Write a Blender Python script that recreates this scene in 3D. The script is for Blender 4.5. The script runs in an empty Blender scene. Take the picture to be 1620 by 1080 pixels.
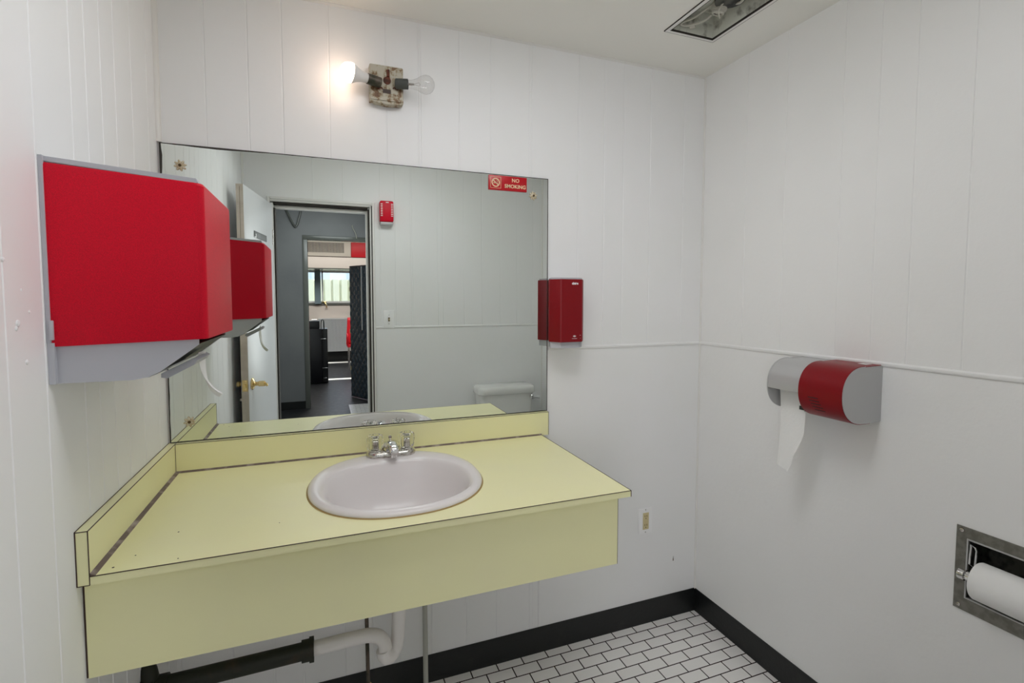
import bpy, bmesh, math, random
from mathutils import Vector, Matrix, Euler
random.seed(7)
C = bpy.context.scene
COL = C.collection
PI = math.pi

# ------------------------------------------------------------------ camera
W = 2.0095      # room width (x), mirror wall is y = 0, room lies at y < 0
D = 1.714       # room depth
H = 2.368       # ceiling height
R = 1.221       # height of the wall rail
cam_data = bpy.data.cameras.new('camera')
cam = bpy.data.objects.new('camera', cam_data)
COL.objects.link(cam)
yaw, pit, rol = 0.36331, -0.05605, 0.00094
cam.location = (0.44329, -1.76961, 1.41705)
fw = Vector((math.sin(yaw)*math.cos(pit), math.cos(yaw)*math.cos(pit), math.sin(pit)))
rt = Vector((math.cos(yaw), -math.sin(yaw), 0)); up = rt.cross(fw)
r2 = math.cos(rol)*rt + math.sin(rol)*up; u2 = -math.sin(rol)*rt + math.cos(rol)*up
cam.rotation_euler = Matrix(((r2.x, u2.x, -fw.x), (r2.y, u2.y, -fw.y), (r2.z, u2.z, -fw.z))).to_euler()
cam_data.sensor_width = 36.0
cam_data.lens = 790.32*36.0/1620.0
cam_data.shift_y = (516.78-540.0)/1620.0
cam_data.clip_start = 0.02
C.camera = cam

# ------------------------------------------------------------------ world, lights, exposure
C.view_settings.view_transform = 'Standard'
C.view_settings.look = 'None'
C.view_settings.gamma = 1.0
C.view_settings.use_curve_mapping = False
C.view_settings.exposure = -0.23
C.cycles.use_denoising = True
C.cycles.max_bounces = 10
C.cycles.diffuse_bounces = 6
C.cycles.glossy_bounces = 6
C.cycles.transmission_bounces = 8
C.cycles.transparent_max_bounces = 8
C.cycles.sample_clamp_indirect = 6.0
C.cycles.caustics_refractive = False

world = bpy.data.worlds.new('world'); C.world = world
world.use_nodes = True
wn = world.node_tree.nodes; wl = world.node_tree.links
sky = wn.new('ShaderNodeTexSky'); sky.sky_type = 'NISHITA'
sky.sun_elevation = math.radians(40); sky.sun_rotation = math.radians(150)
sky.sun_disc = False
wl.new(sky.outputs[0], wn['Background'].inputs[0])
wn['Background'].inputs[1].default_value = 0.7

def light(name, kind, loc, power, color, size=None, size_y=None, target=None, radius=None):
    l = bpy.data.lights.new(name, kind); l.energy = power; l.color = color
    o = bpy.data.objects.new(name, l); COL.objects.link(o); o.location = loc
    if kind == 'AREA':
        l.shape = 'RECTANGLE'; l.size = size; l.size_y = size_y or size
    if radius is not None: l.shadow_soft_size = radius
    if target is not None:
        d = Vector(target)-Vector(loc)
        o.rotation_euler = d.to_track_quat('-Z', 'Y').to_euler()
    return o
sun = light('sun', 'SUN', (0, -20, 10), 9.0, (1, .95, .86))
sun.rotation_euler = Vector((-.85, -.20, -.50)).to_track_quat('-Z', 'Y').to_euler()
sun.data.angle = 0.01
# unseen fill lights added under the washroom ceiling, above the frame
light('washroom_overhead_fill', 'AREA', (.85, -.85, H-0.035), 6.8, (.95, .965, 1.0), 0.80, 0.40, (.85, -.85, 0))
light('washroom_globe_fill', 'POINT', (.95, -.98, 2.275), 3.0, (.94, .96, 1.0), radius=.075)  # added soft globe, lifts the ceiling and upper walls
# the lit bulb of the wall lamp shines by its own glowing dome
# unseen fill panels added in the hall, beside the view through the doorway
light('hall_right_fill', 'AREA', (1.85, -3.2, 1.5), 42.0, (.95, .975, 1.0), 1.1, 1.7, (0.6, -1.2, 1.0))
light('hall_left_fill', 'AREA', (-.75, -3.2, 1.5), 32.0, (.97, .98, 1.0), 1.1, 1.7, (0.5, -1.2, 1.0))  # second added panel, evens out the right side and floor
light('hall_overhead_fill', 'AREA', (0.5, -4.0, 2.58), 32.0, (.93, .97, 1.0), 0.9, 0.9, (0.5, -4.45, 0))  # added overhead fill to brighten the hall wall
# unseen fill added over the shop room beyond
light('shop_overhead_fill', 'AREA', (0.7, -7.6, 2.92), 120.0, (1.0, .95, .92), 2.4, 1.6, (0.7, -7.6, 0))

# ------------------------------------------------------------------ materials
def mat(name, color, rough=.5, metal=0.0, spec=.5, bump=None, noise=None, trans=0.0, ior=1.45,
        emit=None, alpha=None, coat=0.0, sss=0.0):
    """bump = (scale, strength); noise = (scale, colour2, lo, hi)"""
    m = bpy.data.materials.new(name); m.use_nodes = True
    nt = m.node_tree; b = nt.nodes['Principled BSDF']
    col = tuple(color)+(1,)
    b.inputs['Base Color'].default_value = col
    b.inputs['Roughness'].default_value = rough
    b.inputs['Metallic'].default_value = metal
    b.inputs['Specular IOR Level'].default_value = spec
    b.inputs['IOR'].default_value = ior
    b.inputs['Transmission Weight'].default_value = trans
    b.inputs['Coat Weight'].default_value = coat
    if emit:
        b.inputs['Emission Color'].default_value = tuple(emit[0])+(1,)
        b.inputs['Emission Strength'].default_value = emit[1]
    tc = nt.nodes.new('ShaderNodeTexCoord')
    if noise:
        n = nt.nodes.new('ShaderNodeTexNoise'); n.inputs['Scale'].default_value = noise[0]
        n.inputs['Detail'].default_value = 6
        nt.links.new(tc.outputs['Object'], n.inputs['Vector'])
        r = nt.nodes.new('ShaderNodeValToRGB')
        r.color_ramp.elements[0].position = noise[2]; r.color_ramp.elements[1].position = noise[3]
        r.color_ramp.elements[0].color = col
        r.color_ramp.elements[1].color = tuple(noise[1])+(1,)
        nt.links.new(n.outputs['Fac'], r.inputs['Fac'])
        nt.links.new(r.outputs['Color'], b.inputs['Base Color'])
    if bump:
        n2 = nt.nodes.new('ShaderNodeTexNoise'); n2.inputs['Scale'].default_value = bump[0]
        n2.inputs['Detail'].default_value = 3
        nt.links.new(tc.outputs['Object'], n2.inputs['Vector'])
        bp = nt.nodes.new('ShaderNodeBump'); bp.inputs['Strength'].default_value = bump[1]
        bp.inputs['Distance'].default_value = 0.002
        nt.links.new(n2.outputs['Fac'], bp.inputs['Height'])
        nt.links.new(bp.outputs['Normal'], b.inputs['Normal'])
    return m

M = {}
M['wall'] = mat('white_wall_paint', (.87, .87, .87), .48, bump=(30, .12), noise=(2.2, (.85, .855, .84), .45, .7))
M['wall_smooth'] = mat('white_roller_paint', (.86, .86, .85), .42, bump=(55, .3), noise=(1.6, (.83, .83, .815), .45, .75))
M['ceiling'] = mat('ceiling_paint', (.87, .86, .81), .7, bump=(40, .12))
M['trim'] = mat('white_trim_paint', (.78, .77, .74), .35)
M['gap'] = mat('dark_gap', (.03, .025, .02), .8)
M['yellow'] = mat('yellow_laminate', (.88, .855, .50), .33, noise=(9, (.87, .84, .51), .45, .75))
M['seam'] = mat('brown_laminate_edge', (.055, .03, .02), .5)
M['caulk'] = mat('grey_brown_caulk', (.16, .12, .10), .6, noise=(25, (.42, .36, .32), .5, .7))
M['porcelain'] = mat('white_porcelain', (.77, .735, .73), .22, spec=.4)
M['toilet'] = mat('toilet_porcelain', (.80, .80, .78), .15, coat=.4)
M['chrome'] = mat('chrome', (.80, .80, .80), .12, 1.0)
M['oldchrome'] = mat('worn_chrome', (.62, .60, .57), .22, 1.0, noise=(90, (.30, .27, .22), .5, .7))
M['acrylic'] = mat('clear_acrylic', (.97, .97, .95), .03, trans=1.0, ior=1.3)
M['glass'] = None
def thin_glass(name, lo, hi, power, tint=(.98, .98, .97)):
    m = bpy.data.materials.new(name); m.use_nodes = True
    nt = m.node_tree; nt.nodes.remove(nt.nodes['Principled BSDF'])
    tr = nt.nodes.new('ShaderNodeBsdfTransparent'); tr.inputs[0].default_value = tuple(tint)+(1,)
    gl = nt.nodes.new('ShaderNodeBsdfGlossy'); gl.inputs['Roughness'].default_value = .02
    lw = nt.nodes.new('ShaderNodeLayerWeight'); lw.inputs['Blend'].default_value = .5
    pw = nt.nodes.new('ShaderNodeMath'); pw.operation = 'POWER'; pw.inputs[1].default_value = power
    mr = nt.nodes.new('ShaderNodeMapRange'); mr.inputs['To Min'].default_value = lo; mr.inputs['To Max'].default_value = hi
    mx = nt.nodes.new('ShaderNodeMixShader')
    nt.links.new(lw.outputs['Facing'], pw.inputs[0]); nt.links.new(pw.outputs[0], mr.inputs['Value'])
    nt.links.new(mr.outputs[0], mx.inputs[0]); nt.links.new(tr.outputs[0], mx.inputs[1]); nt.links.new(gl.outputs[0], mx.inputs[2])
    nt.links.new(mx.outputs[0], nt.nodes['Material Output'].inputs[0])
    return m
M['red'] = mat('red_plastic', (.72, .002, .024), .40, spec=.25, noise=(1100, (.50, .002, .017), .40, .62))
M['deepred'] = mat('deep_red_plastic', (.25, .003, .008), .36, spec=.32, noise=(1100, (.19, .003, .007), .40, .62))
M['grey'] = mat('grey_plastic', (.50, .51, .55), .45)
M['silver'] = mat('silver_plastic', (.50, .50, .50), .38, .35)
M['darkgrey'] = mat('dark_grey_plastic', (.06, .065, .06), .5)
M['black'] = mat('black_plastic', (.008, .008, .009), .4)
M['paper'] = mat('white_paper', (.84, .84, .82), .9, bump=(120, .3))
M['mirror'] = mat('silvered_mirror', (.80, .845, .815), 0.0, 1.0)
M['mirror_edge'] = mat('desilvered_edge', (.035, .03, .025), .5)
M['mirror_side'] = mat('glass_edge', (.25, .27, .26), .2)
M['gold'] = mat('tarnished_brass', (.52, .43, .28), .4, .3, noise=(120, (.66, .60, .48), .45, .65))
M['brass'] = mat('polished_brass', (.80, .60, .28), .16, 1.0)
M['glass'] = thin_glass('clear_bulb_glass', .06, .75, 3, (.95, .95, .945))
M['cream'] = mat('cream_lettering', (.85, .66, .42), .5)
M['signred'] = mat('sign_red', (.50, .004, .012), .3)
M['white'] = mat('white_plastic', (.90, .90, .90), .3)
M['almond'] = mat('almond_plastic', (.62, .53, .30), .4)
M['base'] = mat('black_vinyl_base', (.010, .011, .011), .32, bump=(60, .4), noise=(14, (.022, .022, .020), .6, .8))
M['iron'] = mat('old_iron_pipe', (.018, .020, .012), .6, noise=(18, (.05, .03, .015), .55, .75), bump=(50, .5))
M['pvc'] = mat('white_pvc_pipe', (.82, .79, .76), .35)
M['copper'] = mat('grimy_copper_pipe', (.13, .10, .08), .45, .5, noise=(30, (.05, .05, .035), .4, .6))
M['greytube'] = mat('grey_supply_tube', (.42, .42, .37), .45)
M['steel'] = mat('dull_steel', (.26, .255, .225), .42, .6, noise=(60, (.20, .19, .165), .4, .6))
M['darksteel'] = mat('dark_steel', (.10, .10, .085), .5, .5, noise=(30, (.03, .03, .028), .45, .6))
M['wood'] = mat('bare_wood_edge', (.52, .46, .39), .6, noise=(15, (.62, .56, .48), .4, .6))
M['doorpaint'] = mat('door_paint', (.66, .67, .68), .35, bump=(25, .1))
M['hallwall'] = mat('grey_hall_paint', (.21, .215, .215), .45, bump=(25, .3), noise=(2, (.18, .185, .19), .4, .65))
M['hallframe'] = mat('grey_green_frame_paint', (.13, .135, .12), .25)
M['hallfloor'] = mat('black_vinyl_floor', (.014, .014, .016), .42, spec=.35, noise=(16, (.06, .06, .065), .5, .75), bump=(30, .4))
M['beige'] = mat('pale_beige_paint', (.82, .74, .68), .55)
M['vent'] = mat('cream_metal', (.72, .66, .58), .5)
M['steelblue'] = mat('blue_grey_steel', (.20, .27, .31), .45)
M['stripe'] = mat('corrugated_metal', (.72, .74, .76), .45)
M['extwall'] = mat('cream_exterior_panels', (.80, .78, .58), .6)
M['extwhite'] = mat('white_exterior_wall', (.85, .85, .84), .6)
M['asphalt'] = mat('asphalt', (.35, .35, .34), .9)
M['redpaint'] = mat('bright_red_paint', (.62, .01, .02), .45)
M['vinyl'] = mat('dark_blue_vinyl', (.018, .035, .050), .25)
M['casing'] = mat('black_case_shell', (.007, .007, .010), .3)
M['filament'] = mat('filament_wire', (.35, .33, .30), .3, .8)
M['bulbon'] = mat('lit_frosted_bulb', (.9, .9, .9), .5, emit=((1.0, .72, .54), 17.0))
M['bulbneck'] = mat('white_bulb_neck', (.80, .77, .74), .4)
M['insul'] = mat('cream_wire_sleeve', (.50, .49, .42), .6)
M['can'] = mat('dirty_fixture_metal', (.60, .61, .54), .5, 0, noise=(28, (.12, .10, .08), .52, .75), bump=(40, .5))
M['stain'] = mat('brown_stain', (.10, .06, .02), .7)
M['rust'] = mat('rust', (.16, .045, .025), .8, noise=(60, (.07, .03, .02), .4, .6))
# rusty cream box of the sconce
def rusty():
    m = mat('rusty_cream_enamel', (.52, .48, .38), .5)
    nt = m.node_tree; b = nt.nodes['Principled BSDF']
    tc = nt.nodes.new('ShaderNodeTexCoord')
    n = nt.nodes.new('ShaderNodeTexNoise'); n.inputs['Scale'].default_value = 42; n.inputs['Detail'].default_value = 7
    n.inputs['Roughness'].default_value = .65
    r = nt.nodes.new('ShaderNodeValToRGB')
    e = r.color_ramp.elements
    e[0].position = .45; e[0].color = (.50, .46, .37, 1)
    e[1].position = .70; e[1].color = (.10, .045, .02, 1)
    x = e.new(.52); x.color = (.42, .37, .26, 1)
    y = e.new(.57); y.color = (.22, .13, .06, 1)
    nt.links.new(tc.outputs['Object'], n.inputs['Vector'])
    nt.links.new(n.outputs['Fac'], r.inputs['Fac']); nt.links.new(r.outputs['Color'], b.inputs['Base Color'])
    return m
M['rusty'] = rusty()
def tile(name, bw, rh, mortar, c1, c2, cm, off=(0, 0), rough=.25):
    m = mat(name, c1, rough)
    nt = m.node_tree; b = nt.nodes['Principled BSDF']
    tc = nt.nodes.new('ShaderNodeTexCoord'); mp = nt.nodes.new('ShaderNodeMapping')
    mp.inputs['Location'].default_value = (off[0], off[1], 0)
    br = nt.nodes.new('ShaderNodeTexBrick')
    br.offset = .5; br.inputs['Scale'].default_value = 1.0
    br.inputs['Brick Width'].default_value = bw; br.inputs['Row Height'].default_value = rh
    br.inputs['Mortar Size'].default_value = mortar; br.inputs['Mortar Smooth'].default_value = .1
    br.inputs['Bias'].default_value = 0
    br.inputs['Color1'].default_value = tuple(c1)+(1,); br.inputs['Color2'].default_value = tuple(c2)+(1,)
    br.inputs['Mortar'].default_value = tuple(cm)+(1,)
    bp = nt.nodes.new('ShaderNodeBump'); bp.inputs['Strength'].default_value = .6; bp.inputs['Distance'].default_value = .002
    bp.invert = True
    nt.links.new(tc.outputs['Object'], mp.inputs['Vector']); nt.links.new(mp.outputs[0], br.inputs['Vector'])
    nt.links.new(br.outputs['Color'], b.inputs['Base Color']); nt.links.new(br.outputs['Fac'], bp.inputs['Height'])
    nt.links.new(bp.outputs['Normal'], b.inputs['Normal'])
    return m
M['tile'] = tile('white_floor_tiles', .1035, .052, .0024, (.92, .90, .88), (.89, .87, .85), (.035, .022, .020),
                 off=(-1.049+.1035*20.5, .043+.052*40))
M['halltile'] = tile('white_hall_tiles', .1035, .052, .0024, (.75, .74, .73), (.70, .70, .70), (.45, .43, .42))

# ------------------------------------------------------------------ mesh helpers
class MB:
    def __init__(s): s.bm = bmesh.new(); s.mi = 0
    def _tag(s, n0):
        s.bm.faces.ensure_lookup_table()
        for f in s.bm.faces[n0:]: f.material_index = s.mi
    def box(s, x0, x1, y0, y1, z0, z1, bev=0, seg=2):
        n0 = len(s.bm.faces)
        t = bmesh.new()
        bmesh.ops.create_cube(t, size=1, matrix=Matrix.Translation(((x0+x1)/2, (y0+y1)/2, (z0+z1)/2)) @ Matrix.Diagonal((abs(x1-x0), abs(y1-y0), abs(z1-z0), 1)))
        if bev: bmesh.ops.bevel(t, geom=t.edges[:], offset=bev, segments=seg, affect='EDGES', profile=.5)
        s._merge(t); return s
    def _merge(s, t, mtx=None):
        if mtx is not None: bmesh.ops.transform(t, matrix=mtx, verts=t.verts)
        me = bpy.data.meshes.new('tmp'); t.to_mesh(me); t.free()
        n0 = len(s.bm.faces); s.bm.from_mesh(me); bpy.data.meshes.remove(me)
        s.bm.faces.ensure_lookup_table()
        for f in s.bm.faces[n0:]: f.material_index = s.mi
    def prism(s, pts, axis, a0, a1, bev=0, seg=2):
        """pts: 2D polygon in the plane normal to axis (x: (y,z), y: (x,z), z: (x,y))"""
        t = bmesh.new()
        def P(u, v, a):
            return {'x': (a, u, v), 'y': (u, a, v), 'z': (u, v, a)}[axis]
        A = [t.verts.new(P(u, v, a0)) for u, v in pts]; B = [t.verts.new(P(u, v, a1)) for u, v in pts]
        n = len(pts)
        t.faces.new(A); t.faces.new(B[::-1])
        for i in range(n): t.faces.new((A[i], B[i], B[(i+1) % n], A[(i+1) % n]))
        bmesh.ops.recalc_face_normals(t, faces=t.faces)
        if bev: 
            ed = [e for e in t.edges if abs((e.verts[0].co-e.verts[1].co).normalized().dot({'x': Vector((1,0,0)), 'y': Vector((0,1,0)), 'z': Vector((0,0,1))}[axis])) < .5]
            bmesh.ops.bevel(t, geom=ed, offset=bev, segments=seg, affect='EDGES')
        s._merge(t); return s
    def quad(s, pts):
        vs = [s.bm.verts.new(p) for p in pts]; f = s.bm.faces.new(vs); f.material_index = s.mi; return s
    def cyl(s, p0, p1, r0, r1=None, seg=24, caps=True):
        r1 = r0 if r1 is None else r1
        return s.lathe([(r0, 0), (r1, (Vector(p1)-Vector(p0)).length)], p0, Vector(p1)-Vector(p0), seg, caps)
    def lathe(s, prof, org, axis, seg=32, caps=True):
        """prof: (radius, distance along axis)"""
        t = bmesh.new()
        ax = Vector(axis).normalized(); q = Vector((0, 0, 1)).rotation_difference(ax).to_matrix().to_4x4()
        rings = []
        for r, h in prof:
            if r < 1e-6: rings.append([t.verts.new((0, 0, h))])
            else: rings.append([t.verts.new((r*math.cos(2*PI*i/seg), r*math.sin(2*PI*i/seg), h)) for i in range(seg)])
        for a, b in zip(rings, rings[1:]):
            if len(a) == 1 and len(b) == 1: continue
            for i in range(seg):
                j = (i+1) % seg
                if len(a) == 1: t.faces.new((a[0], b[j], b[i]))
                elif len(b) == 1: t.faces.new((a[i], a[j], b[0]))
                else: t.faces.new((a[i], a[j], b[j], b[i]))
        if caps:
            if len(rings[0]) > 1: t.faces.new(rings[0][::-1])
            if len(rings[-1]) > 1: t.faces.new(rings[-1])
        bmesh.ops.recalc_face_normals(t, faces=t.faces)
        s._merge(t, Matrix.Translation(org) @ q); return s
    def tube(s, pts, r, seg=12, caps=True, sub=0):
        P = [Vector(p) for p in pts]
        if sub:
            out = []
            for i in range(len(P)-1):
                p0 = P[max(i-1, 0)]; p1 = P[i]; p2 = P[i+1]; p3 = P[min(i+2, len(P)-1)]
                for k in range(sub):
                    t_ = k/sub
                    out.append(.5*((2*p1)+(-p0+p2)*t_+(2*p0-5*p1+4*p2-p3)*t_**2+(-p0+3*p1-3*p2+p3)*t_**3))
            out.append(P[-1]); P = out
        rr = r if isinstance(r, (list, tuple)) else [r]*len(P)
        if len(rr) != len(P): rr = [rr[min(int(i*len(rr)/len(P)), len(rr)-1)] for i in range(len(P))]
        t = bmesh.new(); rings = []
        d0 = (P[1]-P[0]).normalized(); n = d0.orthogonal().normalized()
        for i, p in enumerate(P):
            d = (P[min(i+1, len(P)-1)]-P[max(i-1, 0)]).normalized()
            n = (n-d*n.dot(d)).normalized(); b = d.cross(n)
            rings.append([t.verts.new(p+rr[i]*(n*math.cos(2*PI*k/seg)+b*math.sin(2*PI*k/seg))) for k in range(seg)])
        for a, b in zip(rings, rings[1:]):
            for i in range(seg): t.faces.new((a[i], a[(i+1) % seg], b[(i+1) % seg], b[i]))
        if caps: t.faces.new(rings[0][::-1]); t.faces.new(rings[-1])
        bmesh.ops.recalc_face_normals(t, faces=t.faces)
        s._merge(t); return s
    def rings(s, rings, closed=True, cap0=False, cap1=False):
        n0 = len(s.bm.faces)
        V = [[s.bm.verts.new(p) for p in r] for r in rings]
        n = len(V[0])
        for a, b in zip(V, V[1:]):
            for i in range(n if closed else n-1): s.bm.faces.new((a[i], a[(i+1) % n], b[(i+1) % n], b[i]))
        if cap0: s.bm.faces.new(V[0][::-1])
        if cap1: s.bm.faces.new(V[-1])
        s.bm.faces.ensure_lookup_table()
        for f in s.bm.faces[n0:]: f.material_index = s.mi
        return s
    def xform(s, mtx): bmesh.ops.transform(s.bm, matrix=mtx, verts=s.bm.verts); return s
    def build(s, name, m, parent=None, angle=35, label=None, sub=0, solid=0):
        me = bpy.data.meshes.new(name)
        bmesh.ops.recalc_face_normals(s.bm, faces=s.bm.faces)
        s.bm.to_mesh(me); s.bm.free()
        for mm in (m if isinstance(m, (list, tuple)) else [m]): me.materials.append(M[mm] if isinstance(mm, str) else mm)
        for p in me.polygons: p.use_smooth = True
        me.set_sharp_from_angle(angle=math.radians(angle))
        o = bpy.data.objects.new(name, me); COL.objects.link(o)
        if parent is not None:
            base = Vector(parent.get('_base', (0, 0, 0)))
            me.transform(Matrix.Translation(-base)); o.parent = parent; o['_base'] = list(base)
        if label: o['label'] = label
        if solid:
            md = o.modifiers.new('solid', 'SOLIDIFY'); md.thickness = solid; md.offset = 0
        if sub:
            md = o.modifiers.new('sub', 'SUBSURF'); md.levels = sub; md.render_levels = sub
        return o

def tag(o, label, cat, group=None):
    o['label'] = label; o['category'] = cat
    if group: o['group'] = group
    return o
def thing(name, label, cat, loc, group=None):
    o = bpy.data.objects.new(name, None); COL.objects.link(o); o.location = loc
    o.empty_display_size = .05
    o['_base'] = list(loc)
    return tag(o, label, cat, group)
def single(mb, name, m, label, cat, loc, **k):
    """a thing that is one mesh, its origin at loc"""
    o = mb.build(name, m, **k)
    o.data.transform(Matrix.Translation(-Vector(loc))); o.location = loc
    return tag(o, label, cat)
def struct(o, label=None):
    o['kind'] = 'structure'
    if label: o['label'] = label
    return o
def text_mesh(txt, size, name, m, parent, origin, right, upv, extrude=.0004, label=None, spacing=1.0, bold=0.0, center=True):
    cu = bpy.data.curves.new(name, 'FONT'); cu.body = txt; cu.size = size; cu.extrude = extrude; cu.offset = bold
    cu.align_x = 'CENTER' if center else 'LEFT'; cu.align_y = 'CENTER'; cu.space_character = spacing
    to = bpy.data.objects.new('tmp_text', cu); COL.objects.link(to)
    dg = bpy.context.evaluated_depsgraph_get(); me = bpy.data.meshes.new_from_object(to.evaluated_get(dg))
    bpy.data.objects.remove(to); bpy.data.curves.remove(cu)
    r = Vector(right).normalized(); u = Vector(upv).normalized(); n = r.cross(u)
    me.transform(Matrix(((r.x, u.x, n.x, origin[0]), (r.y, u.y, n.y, origin[1]), (r.z, u.z, n.z, origin[2]), (0, 0, 0, 1))))
    me.materials.clear(); me.materials.append(M[m]); me.name = name
    o = bpy.data.objects.new(name, me); COL.objects.link(o)
    base = Vector(parent.get('_base', (0, 0, 0))); me.transform(Matrix.Translation(-base)); o.parent = parent; o['_base'] = list(base)
    if label: o['label'] = label
    return o

# ------------------------------------------------------------------ room shell
def grooved(mb, axis, plane, out, t0, t1, z0, z1, grooves, th=.1, gw=.005, gd=.0014):
    """panelled slab; its room face lies on plane, grooves cut into it, body goes to plane+out*th"""
    pts = [(t0, 0)]
    for g in sorted(grooves):
        if t0+.01 < g < t1-.01:
            pts += [(g-gw/2, 0), (g-gw/4, gd), (g+gw/4, gd), (g+gw/2, 0)]
    pts += [(t1, 0), (t1, th), (t0, th)]
    if axis == 'x': P = [(t, plane+out*d) for t, d in pts]          # wall runs along x
    else: P = [(plane+out*d, t) for t, d in pts]                    # wall runs along y
    mb.prism(P, 'z', z0, z1)

# floor
struct(MB().box(-.1, W+.1, -D-.115, .1, -.1, 0).build('floor', 'tile'), 'white two by four inch tiles in running bond with dark grout')
# ceiling, with the opening of the recessed fixture
CX0, CX1, CY0, CY1 = 1.607, 1.808, -.56, -.258
mb = MB()
mb.box(-.1, CX0, -D-.1, .1, H, H+.14); mb.box(CX1, W+.1, -D-.1, .1, H, H+.14)
mb.box(CX0, CX1, CY1, .1, H, H+.14); mb.box(CX0, CX1, -D-.1, CY0, H, H+.14)
struct(mb.build('ceiling', 'ceiling'))
# mirror wall
UP = [.127, .243, .340, .479, .66, .768, .776, .913, 1.031, 1.185, 1.195, 1.393, 1.51, 1.60, 1.73, 1.90]
LO = [.014, .155, .275, .365, .497, .59, .683, .80, .932, 1.051, 1.19, 1.202]
mb = MB()
grooved(mb, 'x', 0, 1, 0, W, R, H, UP)
grooved(mb, 'x', 0, 1, 0, 1.2275, 0, R, LO)
mb.box(1.2275, 1.2315, .004, .1, 0, R)
mb.box(1.2315, W, 0, .1, 0, R)
mb.mi = 1
mb.box(1.884, 1.888, -.0006, .001, .252, .262)
mb.prism([(1.8845, .262), (1.8865, .275), (1.8875, .262)], 'y', -.0006, .001)
struct(mb.build('wall_back', ['wall', 'stain']), 'white grooved panelling behind the mirror and vanity')
# left wall
LG = [-.08, -.205, -.318, -.40, -.478, -.548, -.692, -.803, -.926, -1.08, -1.245, -1.40, -1.55]
mb = MB()
grooved(mb, 'y', 0, -1, -D, 0, 0, H, LG)
for (y, z, r) in ((-.80, 1.475, .004), (-.77, 1.378, .006), (-.775, 1.37, .004), (-.755, 1.43, .003), (-.735, 1.395, .003), (-.75, 1.315, .0045), (-.80, 1.68, .004)):
    mb.lathe([(r, -.001), (r*.8, r*.3), (r*.3, r*.5), (0, r*.55)], (0, y, z), (1, 0, 0), 10)
struct(mb.build('wall_left', 'wall'), 'white grooved panelling with dots of dried filler')
# right wall, with the recess of the paper holder left open
RX0, RX1, RZ0, RZ1 = -1.245, -1.008, .638, .790
RG = [-.236, -.414, -.623, -.735, -.836, -.970, -1.12, -1.24, -1.36, -1.5]
mb = MB()
grooved(mb, 'y', W, 1, -D, 0, R, H, RG)
mb.box(W, W+.1, RX1, 0, 0, R); mb.box(W, W+.1, -D, RX0, 0, R)
mb.box(W, W+.1, RX0, RX1, RZ1, R); mb.box(W, W+.1, RX0, RX1, 0, RZ0)
struct(mb.build('wall_right', 'wall_smooth'), 'white wall, grooved above the rail and smooth below')
# door wall
DX0, DX1, DZ = .152, .765, 2.035
FG = [.816, .914, 1.021, 1.032, 1.206, 1.242, 1.395, 1.53, 1.667, 1.80, 1.93]
mb = MB()
mb.box(0, DX0, -D-.115, -D, 0, H)
grooved(mb, 'x', -D, -1, DX0, DX1, DZ, H, [.40, .58], .115)
grooved(mb, 'x', -D, -1, DX1, W, R, H, FG, .115)
mb.box(DX1, W, -D-.115, -D, 0, R)
struct(mb.build('wall_front', 'wall'), 'white panelled wall around the doorway, seen in the mirror')
# rails and corner strips
def rail(n, pts_axis, a0, a1, plane, out):
    prof = [(0, R-.005), (.004, R-.004), (.006, R), (.0055, R+.005), (.002, R+.009), (0, R+.009)]
    mb = MB()
    if pts_axis == 'x': mb.prism([(plane+out*d, z) for d, z in prof], 'x', a0, a1)
    else: mb.prism([(plane+out*d, z) for d, z in prof], 'y', a0, a1)
    return struct(mb.build(n, 'wall_smooth'))
rail('trim_1', 'x', 1.266, W-.008, 0, -1)
rail('trim_2', 'y', -D+.008, -.0, W, -1)
rail('trim_3', 'x', DX1+.015, W-.008, -D, 1)
def quarter(n, cx, cy, sx, sy, r, z0, z1):
    pts = [(cx, cy)]+[(cx+sx*r*math.cos(a*PI/12), cy+sy*r*math.sin(a*PI/12)) for a in range(7)]
    struct(MB().prism(pts, 'z', z0, z1).build(n, 'trim'))
quarter('trim_4', 0, 0, 1, -1, .012, 1.876, H)
quarter('trim_5', W, 0, -1, -1, .006, .1, H)
quarter('trim_6', W, -D, -1, 1, .010, .1, H)
quarter('trim_7', 0, -D, 1, 1, .012, 0, H)
mb = MB(); mb.prism([(0, H), (0, H-.007), (-.003, H-.006), (-.006, H-.002), (-.006, H)], 'x', .014, W)
struct(mb.build('trim_8', 'trim'))
# black vinyl baseboards with a cove foot
def base(n, axis, a0, a1, plane, out):
    prof = [(0, 0), (0, .103), (.003, .103), (.0035, .02), (.0045, .006), (.006, 0)]
    mb = MB()
    mb.prism([(plane+out*d, z) for d, z in prof], axis, a0, a1)
    return struct(mb.build(n, 'base'), 'black vinyl cove base')
base('baseboard_back', 'x', 0, W, 0, -1)
base('baseboard_right', 'y', -D, -.001, W, -1)
base('baseboard_left', 'y', -1.1, -.001, 0, 1)
base('baseboard_front', 'x', DX1+.02, W-.01, -D, 1)

# ------------------------------------------------------------------ bathroom door (seen in the mirror)
door = bpy.data.objects.new('door_1', None); COL.objects.link(door); door.location = (.165, -1.714, 0)
door['_base'] = [.165, -1.714, 0]; struct(door, 'white washroom door standing open against the left wall')
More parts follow.
